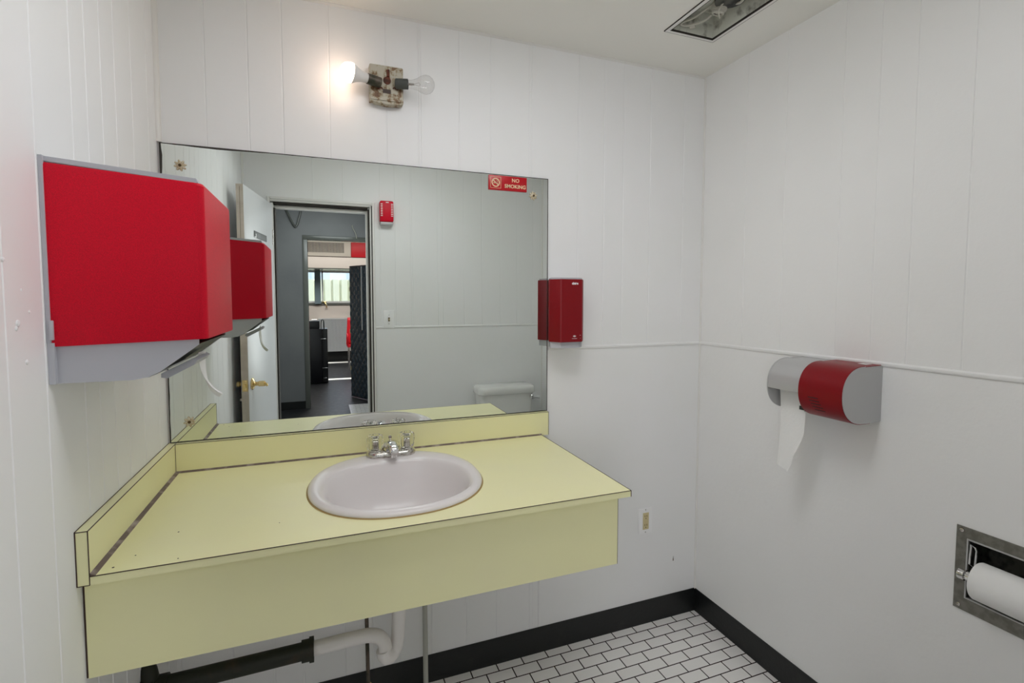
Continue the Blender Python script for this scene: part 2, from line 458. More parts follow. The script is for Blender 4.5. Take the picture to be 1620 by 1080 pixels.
# frame : jambs + head with stop and dark gap
mb = MB()
mb.box(DX0, .170, -D-.115, -D+.004, 0, 2.013, .001); mb.box(.740, DX1, -D-.115, -D+.004, 0, 2.013, .001)
mb.box(DX0, DX1, -D-.115, -D+.004, 2.022, DZ, .001)
mb.box(.170, .740, -D-.075, -D-.035, 1.985, 2.005, .001)
mb.box(.728, .740, -D-.075, -D-.035, 0, 1.985, .001)
mb.build('door_frame', 'trim', door)
mb = MB()
mb.box(.166, .742, -D-.06, -D-.004, 2.006, 2.021)
mb.box(.7395, .7445, -D-.03, -D+.0055, .02, 2.006)
mb.box(.165, .1705, -D-.115, -D-.030, 0, 1.99)
mb.box(.7395, .7425, -D-.114, -D-.080, 0, 1.985)
mb.box(.1702, .179, -D-.113, -D-.012, 0, 1.985)
mb.box(.7445, .7495, -D+.003, -D+.0052, 0, 2.012); mb.box(.7600, .7655, -D+.003, -D+.0105, 0, 2.03)
mb.build('door_seal', 'gap', door, label='dark worn strips in the frame rebate')
mb = MB()
mb.box(.752, .759, -D+.003, -D+.008, 0, 2.03, .001); 
mb.box(DX0, DX1, -D+.003, -D+.008, 2.026, 2.033, .001)
mb.box(DX1, DX1+.016, -D, -D+.010, 0, DZ+.016, .003); mb.box(DX0-.016, DX0, -D, -D+.010, 0, DZ+.016, .003)
mb.box(DX0, DX1, -D, -D+.010, DZ, DZ+.016, .003)
mb.build('door_casing', 'trim', door)
# leaf: hinge at (.1695,-1.714), free edge at (.078,-1.150)
hv = Vector((.1655, -1.712, 0)); fe = Vector((.078, -1.150, 0)); dv = (fe-hv).normalized(); nv = Vector((-dv.y, dv.x, 0))  # nv points to -x
wd = (fe-hv).length; TH = .036
L2W = Matrix(((dv.x, nv.x, 0, hv.x), (dv.y, nv.y, 0, hv.y), (0, 0, 1, 0), (0, 0, 0, 1)))
leaf = MB().box(0, wd-.001, 0, TH, .012, 2.002, .0015).xform(L2W).build('door_leaf', 'doorpaint', door)
mb = MB().box(wd-.0012, wd, .0008, TH-.0008, .012, 2.002)
mb.mi = 1
mb.box(wd, wd+.0003, TH*.5-.001, TH*.5+.0005, 1.30, 1.99)
mb.xform(L2W).build('wooden_edge', ['wood', 'stain'], leaf, label='bare wooden edge of the door leaf')
# small dark plate with a white figure
mb = MB().box(wd-.412, wd-.165, -.003, 0, 1.752, 1.788, .001); mb.mi = 1
mb.box(wd-.20, wd-.192, -.0036, -.003, 1.752, 1.774); mb.box(wd-.192, wd-.165, -.0036, -.003, 1.752, 1.757)
mb.xform(L2W).build('door_plate', ['darkgrey', 'white'], leaf, label='small dark plate on the door')
KS = wd-.060; KZ = .962
def lf(s, n, z): return L2W @ Vector((s, n, z))
for sgn, off in ((-1, 0), (1, TH)):
    kn = MB()
    ax = nv*sgn
    if sgn < 0:
        kn.lathe([(0, 0), (.031, 0), (.032, .003), (.027, .008), (.015, .012), (.0115, .017), (.0115, .030), (.0150, .033), (.0150, .060), (.0115, .064), (0, .065)], lf(KS, off, KZ), ax, 28, False)
        e_ = lf(KS, off-.064, KZ)
        kn.tube([e_, e_+Vector((.006, 0, -.004)), e_+Vector((.009, 0, -.014))], [.008, .0075, .006], 12)
    else:
        kn.lathe([(0, 0), (.031, 0), (.032, .003), (.027, .008), (.016, .011), (.0115, .014), (.011, .020), (.0165, .024), (.0165, .036), (.014, .038), (0, .039)], lf(KS, off, KZ), ax, 28, False)
    kn.build('door_knob', 'brass', door)
mb = MB().box(wd-.0005, wd+.002, TH/2-.013, TH/2+.013, KZ-.030, KZ+.030, .001)
mb.box(wd, wd+.012, TH/2-.006, TH/2+.006, KZ-.009, KZ+.009, .002)
for dz in (-.023, .023): mb.lathe([(.004, 0), (.003, .0015), (0, .002)], (wd+.002, TH/2, KZ+dz), (1, 0, 0), 10)
mb.xform(L2W).build('latch_plate', 'brass', door)
mb = MB()
for z in (.25, 1.80):
    mb.cyl((.1635, -1.706, z-.045), (.1635, -1.706, z+.045), .006, seg=12)
mb.build('hinge', 'oldchrome', door)
mb = MB().cyl(lf(wd-.02, TH, .885), lf(wd-.02, TH+.012, .885), .008, seg=14); mb.build('door_bumper', 'oldchrome', door)

# ------------------------------------------------------------------ vanity
CT = .8893; CW = 1.231; CD = .6232; ST = .0205
van = thing('vanity_counter', 'pale yellow laminate vanity counter fixed in the corner under the mirror', 'counter', (.6, -.02, .66))
ZB = .872; AX1 = 1.203
# countertop with the hole for the sink
SX, SY, SA, SB = .638, -.322, .240, .249
def sup(a, b, n, k, N=72, cx=SX, cy=SY):
    t = 2*PI*k/N; c, s_ = math.cos(t), math.sin(t)
    return (cx+a*math.copysign(abs(c)**(2/n), c), cy+b*math.copysign(abs(s_)**(2/n), s_))
mb = MB(); N = 72
outer = []
for k in range(N):
    t = 2*PI*k/N; c, s_ = math.cos(t), math.sin(t)
    x0, x1, y0, y1 = ST, CW, -CD, -ST
    rs = []
    if c > 1e-9: rs.append((x1-SX)/c)
    if c < -1e-9: rs.append((x0-SX)/c)
    if s_ > 1e-9: rs.append((y1-SY)/s_)
    if s_ < -1e-9: rs.append((y0-SY)/s_)
    r = min(rs); outer.append((SX+r*c, SY+r*s_))
for cnr in ((ST, -ST), (CW, -ST), (CW, -CD), (ST, -CD)):
    k = min(range(N), key=lambda i: (outer[i][0]-cnr[0])**2+(outer[i][1]-cnr[1])**2); outer[k] = cnr
inner = []
for k in range(N):
    p = sup(SA-.02, SB-.02, 2.2, k); inner.append(p)
# match inner by angle of outer point
def inner_at(o):
    a = math.atan2(o[1]-SY, o[0]-SX); c, s_ = math.cos(a), math.sin(a)
    r = (abs(c/(SA-.02))**2.2+abs(s_/(SB-.02))**2.2)**(-1/2.2); return (SX+r*c, SY+r*s_)
inner = [inner_at(o) for o in outer]
rg = [[(x, y, CT) for x, y in inner], [(x, y, CT) for x, y in outer], [(x, y, ZB) for x, y in outer], [(x, y, ZB) for x, y in inner], [(x, y, CT) for x, y in inner]]
mb.rings(rg)
mb.mi = 1   # specks
for (x, y, r) in ((.075, -.56, .0016), (.16, -.605, .0016), (.13, -.47, .0020), (.05, -.60, .0024), (.34, -.50, .0012)):
    mb.lathe([(r, 0), (r*.7, .0006), (0, .0007)], (x, y, CT), (0, 0, 1), 8, False)
top = mb.build('countertop', ['yellow', 'seam'], van)
mb = MB().box(ST, CW+.0003, -CD-.0006, -CD+.001, CT-.0012, CT+.0003)
mb.box(CW-.001, CW+.0012, -CD-.0006, -ST, CT-.0012, CT+.0003); mb.box(CW-.0004, CW+.0012, -CD-.0006, -CD+.0008, ZB, CT)
mb.build('edge_seam', 'seam', top, label='thin brown seam along the counter edge')
# apron
mb = MB().box(.004, AX1, -.602, -.584, .676, ZB)
mb.mi = 1; mb.box(AX1, AX1+.0010, -.6025, -.584, .676, ZB); mb.box(.0003, .0040, -.600, -.592, .676, ZB)
mb.build('apron', ['yellow', 'seam'], van)
mb = MB().box(AX1-.018, AX1, -.584, -.006, .69, ZB); mb.build('end_panel', 'yellow', van)
# backsplash & side splash
BZ = .9775
def splash(name, b, seam):
    mb = MB(); mb.box(*b); mb.mi = 1
    for s_ in seam: mb.box(*s_)
    return mb.build(name, ['yellow', 'seam'], van)
e = .0007
splash('backsplash', (ST, 1.261, -ST, 0, CT-.002, BZ),
       [(ST, 1.2615, -ST-e, -ST+e, BZ-.0011, BZ+.0003), (1.2605, 1.2618, -ST-e, -.001, CT-.002, BZ), (ST-e, ST+.0012, -ST-e, -ST, CT, BZ)])
splash('side_splash', (0, ST, -CD, -.0005, ZB, BZ),
       [(ST-e, ST+e, -CD-e, -.001, BZ-.0011, BZ+.0003), (0, ST, -CD-e, -CD+e, BZ-.0011, BZ+.0004), (ST-e, ST+e, -CD-e, -CD+.001, ZB, BZ),
        (0, .0020, -CD-e, -CD+.001, ZB, BZ), (0, ST, -CD-e, -CD+.001, ZB-.0004, ZB+.0010), (0, .0011, -CD, -.001, BZ-.001, BZ+.0012)])
mb = MB()
mb.prism([(-ST, CT), (-ST-.0055, CT), (-ST, CT+.005)], 'x', ST, CW)
mb.prism([(ST, CT), (ST+.009, CT), (ST, CT+.005)], 'y', -CD+.001, -ST)
mb.build('caulk_line', 'caulk', van, label='grimy caulk line where the splash meets the counter')

# ------------------------------------------------------------------ sink
sink = thing('washbasin', 'white oval drop-in porcelain washbasin set in the yellow counter', 'sink', (SX, SY, CT))
def ringp(a, b, n, cy, z, flat=None, cx=SX):
    out = []
    for k in range(96):
        x, y = sup(a, b, n, k, 96, cx, cy)
        if flat is not None:     # straighten the back edge smoothly
            y = y-math.log(1+math.exp(110*(y-flat)))/110
        out.append((x, y, z))
    return out
R_ = []
R_.append(ringp(SA, SB, 2.2, SY, CT+.0005)); R_.append(ringp(SA+.001, SB+.001, 2.2, SY, CT+.005))
R_.append(ringp(SA-.003, SB-.003, 2.2, SY, CT+.010)); R_.append(ringp(SA-.010, SB-.010, 2.2, SY, CT+.0135))
R_.append(ringp(SA-.020, SB-.020, 2.2, SY, CT+.014)); 
IY = -.352
for (a, b, z, fl) in ((.209, .202, .0125, -.174), (.204, .197, .010, -.177), (.198, .191, .003, -.180), (.190, .183, -.012, -.186), (.180, .172, -.040, -.194), (.165, .157, -.075, -.205),
                      (.145, .137, -.105, -.222), (.115, .108, -.128, -.248), (.080, .075, -.140, -.28), (.045, .045, -.146, None), (.024, .024, -.148, None)):
    cy = IY if fl is not None else -.335
    R_.append(ringp(a, b, 2.15, cy, CT+z, fl))
mb = MB(); mb.rings(R_)
mb.build('basin', 'porcelain', sink, 60)
mb = MB(); mb.rings([ringp(SA+.0045, SB+.0045, 2.2, SY, CT+.0003), ringp(SA+.0005, SB+.0005, 2.2, SY, CT+.0022), ringp(SA-.004, SB-.004, 2.2, SY, CT+.0022)])
M['ocre'] = mat('ochre_sealant', (.36, .25, .09), .6)
mb.build('sealant', 'ocre', sink, label='ochre sealant ring around the basin')
mb = MB().lathe([(.030, -.143), (.027, -.1415), (.022, -.146), (.020, -.16), (0, -.16)], (SX, -.335, CT), (0, 0, 1), 28, False)
mb.lathe([(.016, -.15), (.016, -.144), (.010, -.141), (0, -.1405)], (SX, -.335, CT), (0, 0, 1), 24, False)
mb.build('drain', 'oldchrome', sink)
mb = MB().cyl((SX, -.335, CT-.16), (SX, -.335, CT-.20), .022, seg=20); mb.build('tailpiece', 'oldchrome', sink)

# ------------------------------------------------------------------ faucet
FZ = CT+.0135; FX = .648; FY = -.105
fau = thing('faucet', 'chrome centerset faucet with clear fluted acrylic knobs on the basin rim', 'faucet', (FX, FY, FZ))
def capsule(a, b, z, n=48):
    b *= 1.22
    pts = []
    for k in range(n):
        t = 2*PI*k/n; c, s_ = math.cos(t), math.sin(t)
        pts.append((FX+math.copysign(a-b, c)*(1 if abs(c) > .02 else 0)+b*c, FY+b*s_, z))
    return pts
mb = MB(); mb.rings([capsule(.079, .029, FZ), capsule(.080, .030, FZ+.004), capsule(.078, .028, FZ+.013), capsule(.073, .023, FZ+.018)], cap1=True)
mb.build('faucet_base', 'oldchrome', fau, 40)
mb = MB()
# spout: wide low body that runs forward and drops a little
rr = []
for (y, z, hw, hh) in ((-.078, .016, .030, .004), (-.086, .024, .030, .010), (-.100, .031, .027, .015), (-.120, .036, .0215, .016), (-.145, .038, .0165, .014), (-.170, .038, .0150, .013), (-.190, .035, .0142, .012), (-.196, .032, .012, .009)):
    rr.append([(FX+hw*math.copysign(abs(math.cos(t))**.7, math.cos(t)), y, FZ+z+hh*math.copysign(abs(math.sin(t))**.8, math.sin(t))) for t in [2*PI*k/28 for k in range(28)]])
mb.rings(rr, cap0=True, cap1=True)
mb.cyl((FX, -.182, FZ+.026), (FX, -.183, FZ+.012), .0105, .0095, 20)
mb.rings([[(FX-.026, -.080, FZ+.014), (FX+.026, -.080, FZ+.014), (FX+.024, -.136, FZ+.010), (FX-.024, -.136, FZ+.010)], [(FX-.018, -.085, FZ+.034), (FX+.018, -.085, FZ+.034), (FX+.012, -.128, FZ+.034), (FX-.012, -.128, FZ+.034)]], cap0=True, cap1=True)
mb.build('spout', 'chrome', fau, 60)
mb = MB().cyl((FX, -.086, FZ+.016), (FX, -.084, FZ+.050), .0025, seg=10).lathe([(.0, 0), (.005, 0), (.006, .004), (.004, .008), (0, .009)], (FX, -.084, FZ+.049), (0, 0, 1), 14, False)
mb.build('pop_up_rod', 'oldchrome', fau)
for sx in (-1, 1):
    hx = FX+sx*.051
    st = MB().lathe([(.020, .015), (.018, .020), (.011, .024), (.010, .030), (.010, .050), (.006, .052), (0, .052)], (hx, FY, FZ), (0, 0, 1), 20, False)
    h = MB()
    prof = [(.021, .022), (.0235, .028), (.0245, .050), (.0245, .062), (.0215, .068)]
    rings = []
    for r, z in prof:
        rings.append([((hx+(r*(1+.09*math.cos(8*t)))*math.cos(t)), (FY+(r*(1+.09*math.cos(8*t)))*math.sin(t)), FZ+z) for t in [2*PI*k/64 for k in range(64)]])
    for r, z in ((.014, .069), (.0125, .066), (.0125, .058)):
        rings.append([(hx+r*math.cos(t), FY+r*math.sin(t), FZ+z) for t in [2*PI*k/64 for k in range(64)]])
    h.rings(rings, cap0=True, cap1=True)
    ho = h.build('handle', 'acrylic', fau, 30, label='clear fluted acrylic knob, %s' % ('left' if sx < 0 else 'right'))
    st.build('stem', 'oldchrome', ho)

# ------------------------------------------------------------------ wall mirror
MX0, MX1, MZ0, MZ1 = .005, 1.2615, .9795, 1.8745
mir = thing('wall_mirror', 'large frameless wall mirror above the yellow vanity counter', 'mirror', (.633, 0, MZ0))
MB().box(MX0+.0015, MX1-.0015, -.0055, -.0005, MZ0+.0015, MZ1-.0015).build('mirror_glass', 'mirror', mir)
mb = MB()
def ragged(n, a, b, w0, w1): return [(a+(b-a)*i/n, random.uniform(w0, w1)) for i in range(n+1)]
# ragged black desilvering along the edges (thin strips lying over the glass face)
def strip(edge, a0, a1, w0, w1, n=40, peak=None):
    pts = ragged(n, a0, a1, w0, w1)
    if peak: pts = [(a, w+peak[2]*math.exp(-((a-peak[0])/peak[1])**2)) for a, w in pts]
    if edge == 't': poly = [(a, MZ1) for a, w in pts]+[(a, MZ1-w) for a, w in pts[::-1]]
    if edge == 'b': poly = [(a, MZ0) for a, w in pts]+[(a, MZ0+w) for a, w in pts[::-1]]
    if edge == 'l': poly = [(MX0, a) for a, w in pts]+[(MX0+w, a) for a, w in pts[::-1]]
    if edge == 'r': poly = [(MX1, a) for a, w in pts]+[(MX1-w, a) for a, w in pts[::-1]]
    for i in range(n):
        q = [poly[i], poly[i+1], poly[-2-i], poly[-1-i]]
        mb.prism(q, 'y', -.0060, -.0004)
strip('t', MX0, MX1, .0017, .0026, 60, (.16, .10, .004))
strip('b', MX0, MX1, .0012, .0020, 40)
strip('l', MZ0, MZ1, .0022, .0040, 50, (MZ1-.05, .06, .004))
strip('r', MZ0, MZ1, .0022, .0028, 30)
mb.build('mirror_edge', 'mirror_edge', mir, label='blackened mirror edge')
for (x, z) in ((.057, 1.812), (1.199, 1.806), (.058, 1.040)):
    mb = MB()
    for k in range(8):
        a = 2*PI*k/8+.2
        ctr = Vector((x+.0085*math.cos(a), -.0075, z+.0085*math.sin(a)))
        t = bmesh.new(); bmesh.ops.create_uvsphere(t, u_segments=12, v_segments=8, radius=1)
        mb._merge(t, Matrix.Translation(ctr) @ Matrix.Rotation(-a, 4, 'Y') @ Matrix.Diagonal((.0085, .0022, .0038, 1)))
    mb.lathe([(.009, 0), (.009, .002), (.005, .0045), (0, .005)], (x, -.0055, z), (0, -1, 0), 20, False)
    ro = mb.build('rosette_clip', 'gold', mir, label='flower shaped brass clip, '+('upper left' if x < .5 and z > 1.5 else 'upper right' if x > .5 else 'lower left'))
    MB().lathe([(.0042, 0), (.0042, .004), (.003, .0055), (0, .006)], (x, -.0085, z), (0, -1, 0), 14, False).build('screw', 'stain', ro)

# ------------------------------------------------------------------ NO SMOKING sign
sg = thing('no_smoking_sign', 'small red NO SMOKING sign at the top right of the mirror', 'sign', (1.097, -.006, 1.843))
sx0, sx1, sz0, sz1 = 1.021, 1.171, 1.8165, 1.8695
MB().box(sx0, sx1, -.0105, -.006, sz0, sz1, .0008).build('sign_panel', 'signred', sg)
mb = MB(); cx, cz = sx0+.0265, (sz0+sz1)/2; yy = -.0113
hs = .0205
for (a0, a1, b0, b1) in ((-hs, hs, -hs, -hs+.0012), (-hs, hs, hs-.0012, hs), (-hs, -hs+.0012, -hs, hs), (hs-.0012, hs, -hs, hs)):
    mb.box(cx+a0, cx+a1, yy, -.0105, cz+b0, cz+b1)
ro, ri = .0160, .0122
ring = lambda r, y: [(cx+r*math.cos(2*PI*k/40), y, cz+r*math.sin(2*PI*k/40)) for k in range(40)]
mb.rings([ring(ri, -.0105), ring(ri, yy), ring(ro, yy), ring(ro, -.0105)])
a = math.radians(-38); dx, dz = math.cos(a), math.sin(a); nx, nz = -dz, dx
L_, w_ = .0135, .0019
mb.prism([(cx+dx*L_+nx*w_, cz+dz*L_+nz*w_), (cx-dx*L_+nx*w_, cz-dz*L_+nz*w_), (cx-dx*L_-nx*w_, cz-dz*L_-nz*w_), (cx+dx*L_-nx*w_, cz+dz*L_-nz*w_)], 'y', yy, -.0105)
# cigarette and smoke
mb.box(cx-.0095, cx+.0045, yy, -.0105, cz-.0030, cz-.0004); mb.box(cx+.0055, cx+.0072, yy, -.0105, cz-.0030, cz-.0004)
mb.tube([(cx+.0062, yy+.0003, cz+.001), (cx+.0075, yy+.0003, cz+.004), (cx+.0045, yy+.0003, cz+.006), (cx+.0055, yy+.0003, cz+.009)], .0007, 6, sub=4)
mb.build('no_smoking_symbol', 'cream', sg, label='cigarette in a barred circle')
text_mesh('NO', .0185, 'sign_text', 'cream', sg, (1.1255, -.0108, 1.8545), (1, 0, 0), (0, 0, 1), .0004, 'the word NO', 1.05, .0004)
text_mesh('SMOKING', .0185, 'sign_text', 'cream', sg, (1.1245, -.0108, 1.8325), (1, 0, 0), (0, 0, 1), .0004, 'the word SMOKING', 1.03, .0004)

# ------------------------------------------------------------------ paper towel dispenser (left wall)
pt = thing('paper_towel_dispenser', 'big red and grey paper towel dispenser high on the left wall', 'dispenser', (0, -.535, 1.266))
Y0, Y1 = -.683, -.392
def rrect(x0, x1, y0, y1, r, z, n=6, round_back=False):
    """plan outline; rounded at the front (x1) corners"""
    pts = [(x0, y0, z)]
    for k in range(n+1):
        a = -PI/2+k*(PI/2)/n; pts.append((x1-r+r*math.cos(a), y0+r+r*math.sin(a), z))
    for k in range(n+1):
        a = k*(PI/2)/n; pts.append((x1-r+r*math.cos(a), y1-r+r*math.sin(a), z))
    pts.append((x0, y1, z)); return pts
# grey housing: side walls reach below the cover and are cut away obliquely to the front
mb = MB()
side = [(.002, 1.268), (.118, 1.268), (.140, 1.272), (.160, 1.281), (.224, 1.330), (.224, 1.630), (.228, 1.636), (.228, 1.6385), (.002, 1.659)]
for (a, b) in ((Y0+.006, Y0+.010), (Y1-.010, Y1-.006)):
    mb.prism(side, 'y', a, b)
mb.box(.0005, .006, Y0-.004, Y1+.004, 1.340, 1.659)          # back plate
mb.box(.0005, .010, Y0-.003, Y1+.003, 1.268, 1.340)
mb.prism([(.002, 1.650), (.002, 1.659), (.229, 1.6395), (.232, 1.632), (.228, 1.630)], 'y', Y0+.002, Y1-.002, .001)      # top
mb.build('housing', 'grey', pt)
mb = MB(); mb.box(.004, .010, Y0-.006, Y0+.002, 1.345, 1.379, .001)
mb.build('hinge_lug', 'grey', pt)
mb = MB()
cov = [rrect(.006, .240, Y0, Y1, .012, 1.333), rrect(.006, .2405, Y0-.0005, Y1+.0005, .012, 1.336), rrect(.006, .2405, Y0-.0005, Y1+.0005, .012, 1.644), rrect(.006, .238, Y0+.002, Y1-.002, .012, 1.6485)]
cov = [[(x, y, z-(x/.24)*(.018 if z > 1.5 else -.008)) for x, y, z in r] for r in cov]
mb.rings(cov, cap1=True, cap0=True)
mb.build('cover', 'red', pt, 30)
# mouth : dark slanted underside + nozzle lip
mb = MB()
mb.prism([(.160, 1.283), (.226, 1.332), (.12, 1.332), (.12, 1.30)], 'y', Y0+.012, Y1-.012)
mb.build('mouth', 'darkgrey', pt)
mb = MB()
mb.prism([(.150, 1.272), (.205, 1.300), (.212, 1.296), (.206, 1.287), (.160, 1.262), (.150, 1.264)], 'y', Y0+.05, Y0+.17, .001)
mb.build('outlet_lip', 'grey', pt)
mb = MB(); mb.box(.02, .14, Y0+.02, Y1-.02, 1.27, 1.30); mb.build('tray_floor', 'grey', pt)
# towel tongue
mb = MB(); n = 16; vs = []
for i in range(n+1):
    t = i/n
    x = .203+.002*t+.026*t**4; z = 1.305-.112*t+.012*t**5; hw = .030*(1-.86*t**.7); yc = -.545+.03*t
    vs.append([(x+.004*math.sin(3*u+5*t), yc+u*hw, z-.006*math.cos(2*u)*t) for u in (-1, -.6, -.2, .2, .6, 1)])
mb.rings(vs, closed=False)
single(mb, 'paper_towel', 'paper', 'torn white paper towel tip hanging from the big red dispenser', 'paper', (.20, -.53, 1.30), sub=1, solid=.0008)

# ------------------------------------------------------------------ soap dispenser
so = thing('soap_dispenser', 'tall narrow red soap dispenser on the wall right of the mirror', 'dispenser', (1.31, 0, 1.23))
bx0, bx1 = 1.266, 1.365; SO = .007
def plan(o, z, d=.105):
    c = 1.316; h = [(.0525-o, -.002), (.0525-o, -.008), (.0725-o, -.058), (.071-o, -.062), (.047-o*.5, -d+.005+o), (.042-o*.5, -d+.002+o)]
    return [(c-x, y, z) for x, y in h]+[(c+x, y, z) for x, y in h[::-1]]
mb = MB(); mb.rings([plan(.001, 1.255), plan(0, 1.257), plan(0, 1.4875), plan(.0012, 1.490)], cap0=True, cap1=True)
mb.build('cover', 'deepred', so, 25)
mb = MB(); mb.rings([plan(.006, 1.232, .098), plan(.006, 1.480, .098), plan(.006, 1.484, .092), plan(.006, 1.4965, .092)], cap0=True, cap1=True)
mb.build('housing', 'grey', so, 25)
text_mesh('cintas', .0125, 'logo_text', 'white', so, (1.329, -.1034, 1.4745), (1, 0, 0), (0, 0, 1), .0004, 'small white word near the top of the cover', .92, .0006)
mb = MB()
ex, ez = 1.328, 1.274
for ang, l in ((0, .0075), (28, .0075), (-28, .0075), (58, .0085), (-58, .0085)):
    a = math.radians(90+ang)
    c0 = Vector((ex, -.1035, ez)); tip = c0+Vector((math.cos(a)*l, 0, math.sin(a)*l)); side_ = Vector((-math.sin(a), 0, math.cos(a)))*.0014
    m_ = (c0+tip)/2
    mb.prism([(p.x, p.z) for p in (c0, m_+side_, tip, m_-side_)], 'y', -.1038, -.1025)
for i in range(9):
    mb.box(ex-.0105+i*.0024, ex-.0090+i*.0024, -.1038, -.1025, ez-.0068, ez-.0052)
mb.box(1.3505, 1.3535, -.1045, -.1025, 1.2795, 1.2805); mb.box(1.3523, 1.3533, -.1045, -.1025, 1.268, 1.269)
mb.build('emblem', 'white', so, label='small white petal emblem')

# ------------------------------------------------------------------ toilet paper dispenser on right wall
tp = thing('toilet_paper_dispenser', 'rounded red and silver double roll dispenser on the right wall', 'dispenser', (W, -.645, 1.045))
def dprof(o=0, zcut=None, dep=.170, z0=1.046, z1=1.2205):
    """profile (x,z) of the D shape, from the wall over the top to the front and back underneath"""
    pts = [(W, z1-o)]
    cxp = W-.085; 
    n = 26
    pts.append((W-.075, z1-o-.002))
    ax_, az = dep-.075-o, (z1-z0)/2-o
    cz_ = (z0+z1)/2
    for k in range(n+1):
        a = PI/2+PI*k/n
        pts.append((W-.075+ax_*math.copysign(abs(math.cos(a))**.85, math.cos(a)), cz_+az*math.copysign(abs(math.sin(a))**.92, math.sin(a))))
    if zcut: pts = [p for p in pts if p[1] > zcut or False]
    return pts
def shell(mb, prof, y0, y1, th=.003):
    """thin curved sheet along y with thickness th inwards"""
    c = Vector((W-.04, 0, 1.13)); inn = []
    for x, z in prof:
        v = Vector((c.x-x, 0, c.z-z)); v.normalize(); inn.append((x+v.x*th, z+v.z*th))
    mb.prism(prof+inn[::-1], 'y', y0, y1)
TY0, TYM, TY1 = -.775, -.632, -.512
mb = MB()
full = dprof(.002)
full2 = [p for p in full]+[(W-.03, 1.048)]
mb.prism(full2[:]+[(W-.0, 1.052)], 'y', TY0, TY0+.004)      # near cap
mb.build('end_cap', 'silver', tp, label='grey right end cap')
mb = MB(); mb.prism(full2[:]+[(W-.0, 1.052)], 'y', TY1-.004, TY1)
shell(mb, dprof(.003, 1.112), TYM-.02, TY1)
mb.box(W-.008, W, TY0+.004, TY1-.004, 1.052, 1.218)
mb.build('housing', 'silver', tp)
mb = MB(); shell(mb, dprof(0)+[(W-.045, 1.0465)], TY0+.002, TYM, .0025)
cv = mb.build('sliding_cover', 'deepred', tp, label='red sliding cover over the right roll')
mb = MB()
pf = [p for p in dprof(0) if p[0] < W-.0755]
for k in range(5):
    z = 1.116-.0095*k
    q = sorted(pf, key=lambda p: p[1])
    for (xa, za), (xb, zb) in zip(q, q[1:]):
        if za <= z <= zb: x = xa+(xb-xa)*(z-za)/(zb-za)
    ya = TYM-.050-.0035*k
    mb.box(x-.0008, x+.003, ya-.017, ya+.017, z-.0013, z+.0013, .0005)
mb.build('vent_slots', 'black', cv)
mb = MB().box(W-.045, W-.020, TY0+.020, TY0+.045, 1.2205, 1.2212); mb.build('label_mark', 'white', tp)
MB().cyl((W-.075, TYM, 1.088), (W-.075, TY1-.004, 1.088), .006, seg=12).build('roll_spindle', 'black', tp)
MB().box(W-.135, W-.02, TYM, TYM+.003, 1.06, 1.20).box(W-.125, W-.05, TYM+.003, TYM+.030, 1.060, 1.072).build('divider', 'black', tp)
# roll + hanging sheet
mb = MB()
mb.lathe([(.020, 0), (.047, 0), (.047, .098), (.020, .098), (.020, 0)], (W-.075, TYM+.010, 1.128), (0, 1, 0), 40, False)
vs = []
for i in range(22):
    t = i/21
    z = 1.135-.270*t
    y_l = TY1-.012+.0*t; y_r = TYM+.012
    yr = y_r+(.045*max(0, (t-.55)/.45)**1.2); yl = y_l-(.012*t)
    x = W-.075-.0475-.012*t+.006*math.sin(4*t)
    row = []
    for j in range(7):
        u = j/6
        y = yl+(yr-yl)*u
        zz = z-.018*t*u if i > 18 else z
        row.append((x+.004*math.sin(u*6+t*3)*t, y, zz))
    vs.append(row)
mb.rings(vs, closed=False)
o = single(mb, 'toilet_paper_roll', 'paper', 'white toilet paper roll with a long sheet hanging from the silver half of the dispenser', 'toilet paper', (W-.075, -.57, 1.128))

# ------------------------------------------------------------------ recessed paper holder (right wall)
rh = thing('recessed_paper_holder', 'dull steel recessed toilet paper holder low on the right wall', 'paper holder', (W, -1.125, .60))
FY0, FY1, FZ0, FZ1 = -1.275, -.980, .599, .822
mb = MB(); x0, x1 = W-.003, W+.0
mb.box(x0, x1, FY0, RX0, FZ0, FZ1); mb.box(x0, x1, RX1, FY1, FZ0, FZ1)
mb.box(x0, x1, RX0, RX1, RZ1, FZ1); mb.box(x0, x1, RX0, RX1, FZ0, RZ0)
mb.build('flange', 'steel', rh)
mb = MB(); q = .004
for (a, b, c, d) in ((RX0-q, RX1+q, RZ1, RZ1+q), (RX0-q, RX1+q, RZ0-q, RZ0), (RX1, RX1+q, RZ0, RZ1), (RX0-q, RX0, RZ0, RZ1)):
    mb.box(x0-.003, x0, a, b, c, d, .001)
mb.build('inner_bead', 'silver', rh)
mb = MB()
t_ = .0015
mb.box(W, W+.085, RX0, RX0+t_, RZ0, RZ1); mb.box(W, W+.085, RX1-t_, RX1, RZ0, RZ1)
mb.box(W, W+.085, RX0, RX1, RZ1-t_, RZ1); mb.box(W, W+.085, RX0, RX1, RZ0, RZ0+t_); mb.box(W+.084, W+.0855, RX0, RX1, RZ0, RZ1)
mb.build('recess_box', 'darksteel', rh)
for (y, z) in ((FY1-.012, FZ1-.010), (FY1-.012, FZ0+.012), (FY0+.012, FZ1-.010), (FY0+.012, FZ0+.012)):
    MB().lathe([(.0055, 0), (.005, .002), (.002, .003), (0, .003)], (x0, y, z), (-1, 0, 0), 14, False).build('screw', 'oldchrome', rh)
mb = MB(); mb.tube([(x0-.001, RX1-.014, RZ1-.012), (x0-.002, RX1-.006, RZ1-.008), (x0-.002, RX1-.004, RZ1-.06), (x0-.002, RX1-.016, RZ1-.065), (x0-.002, RX1-.018, RZ1-.02), (x0-.001, RX1-.014, RZ1-.012)], .0022, 8)
mb.build('wire_bracket', 'chrome', rh)
RY = .702
mb = MB()
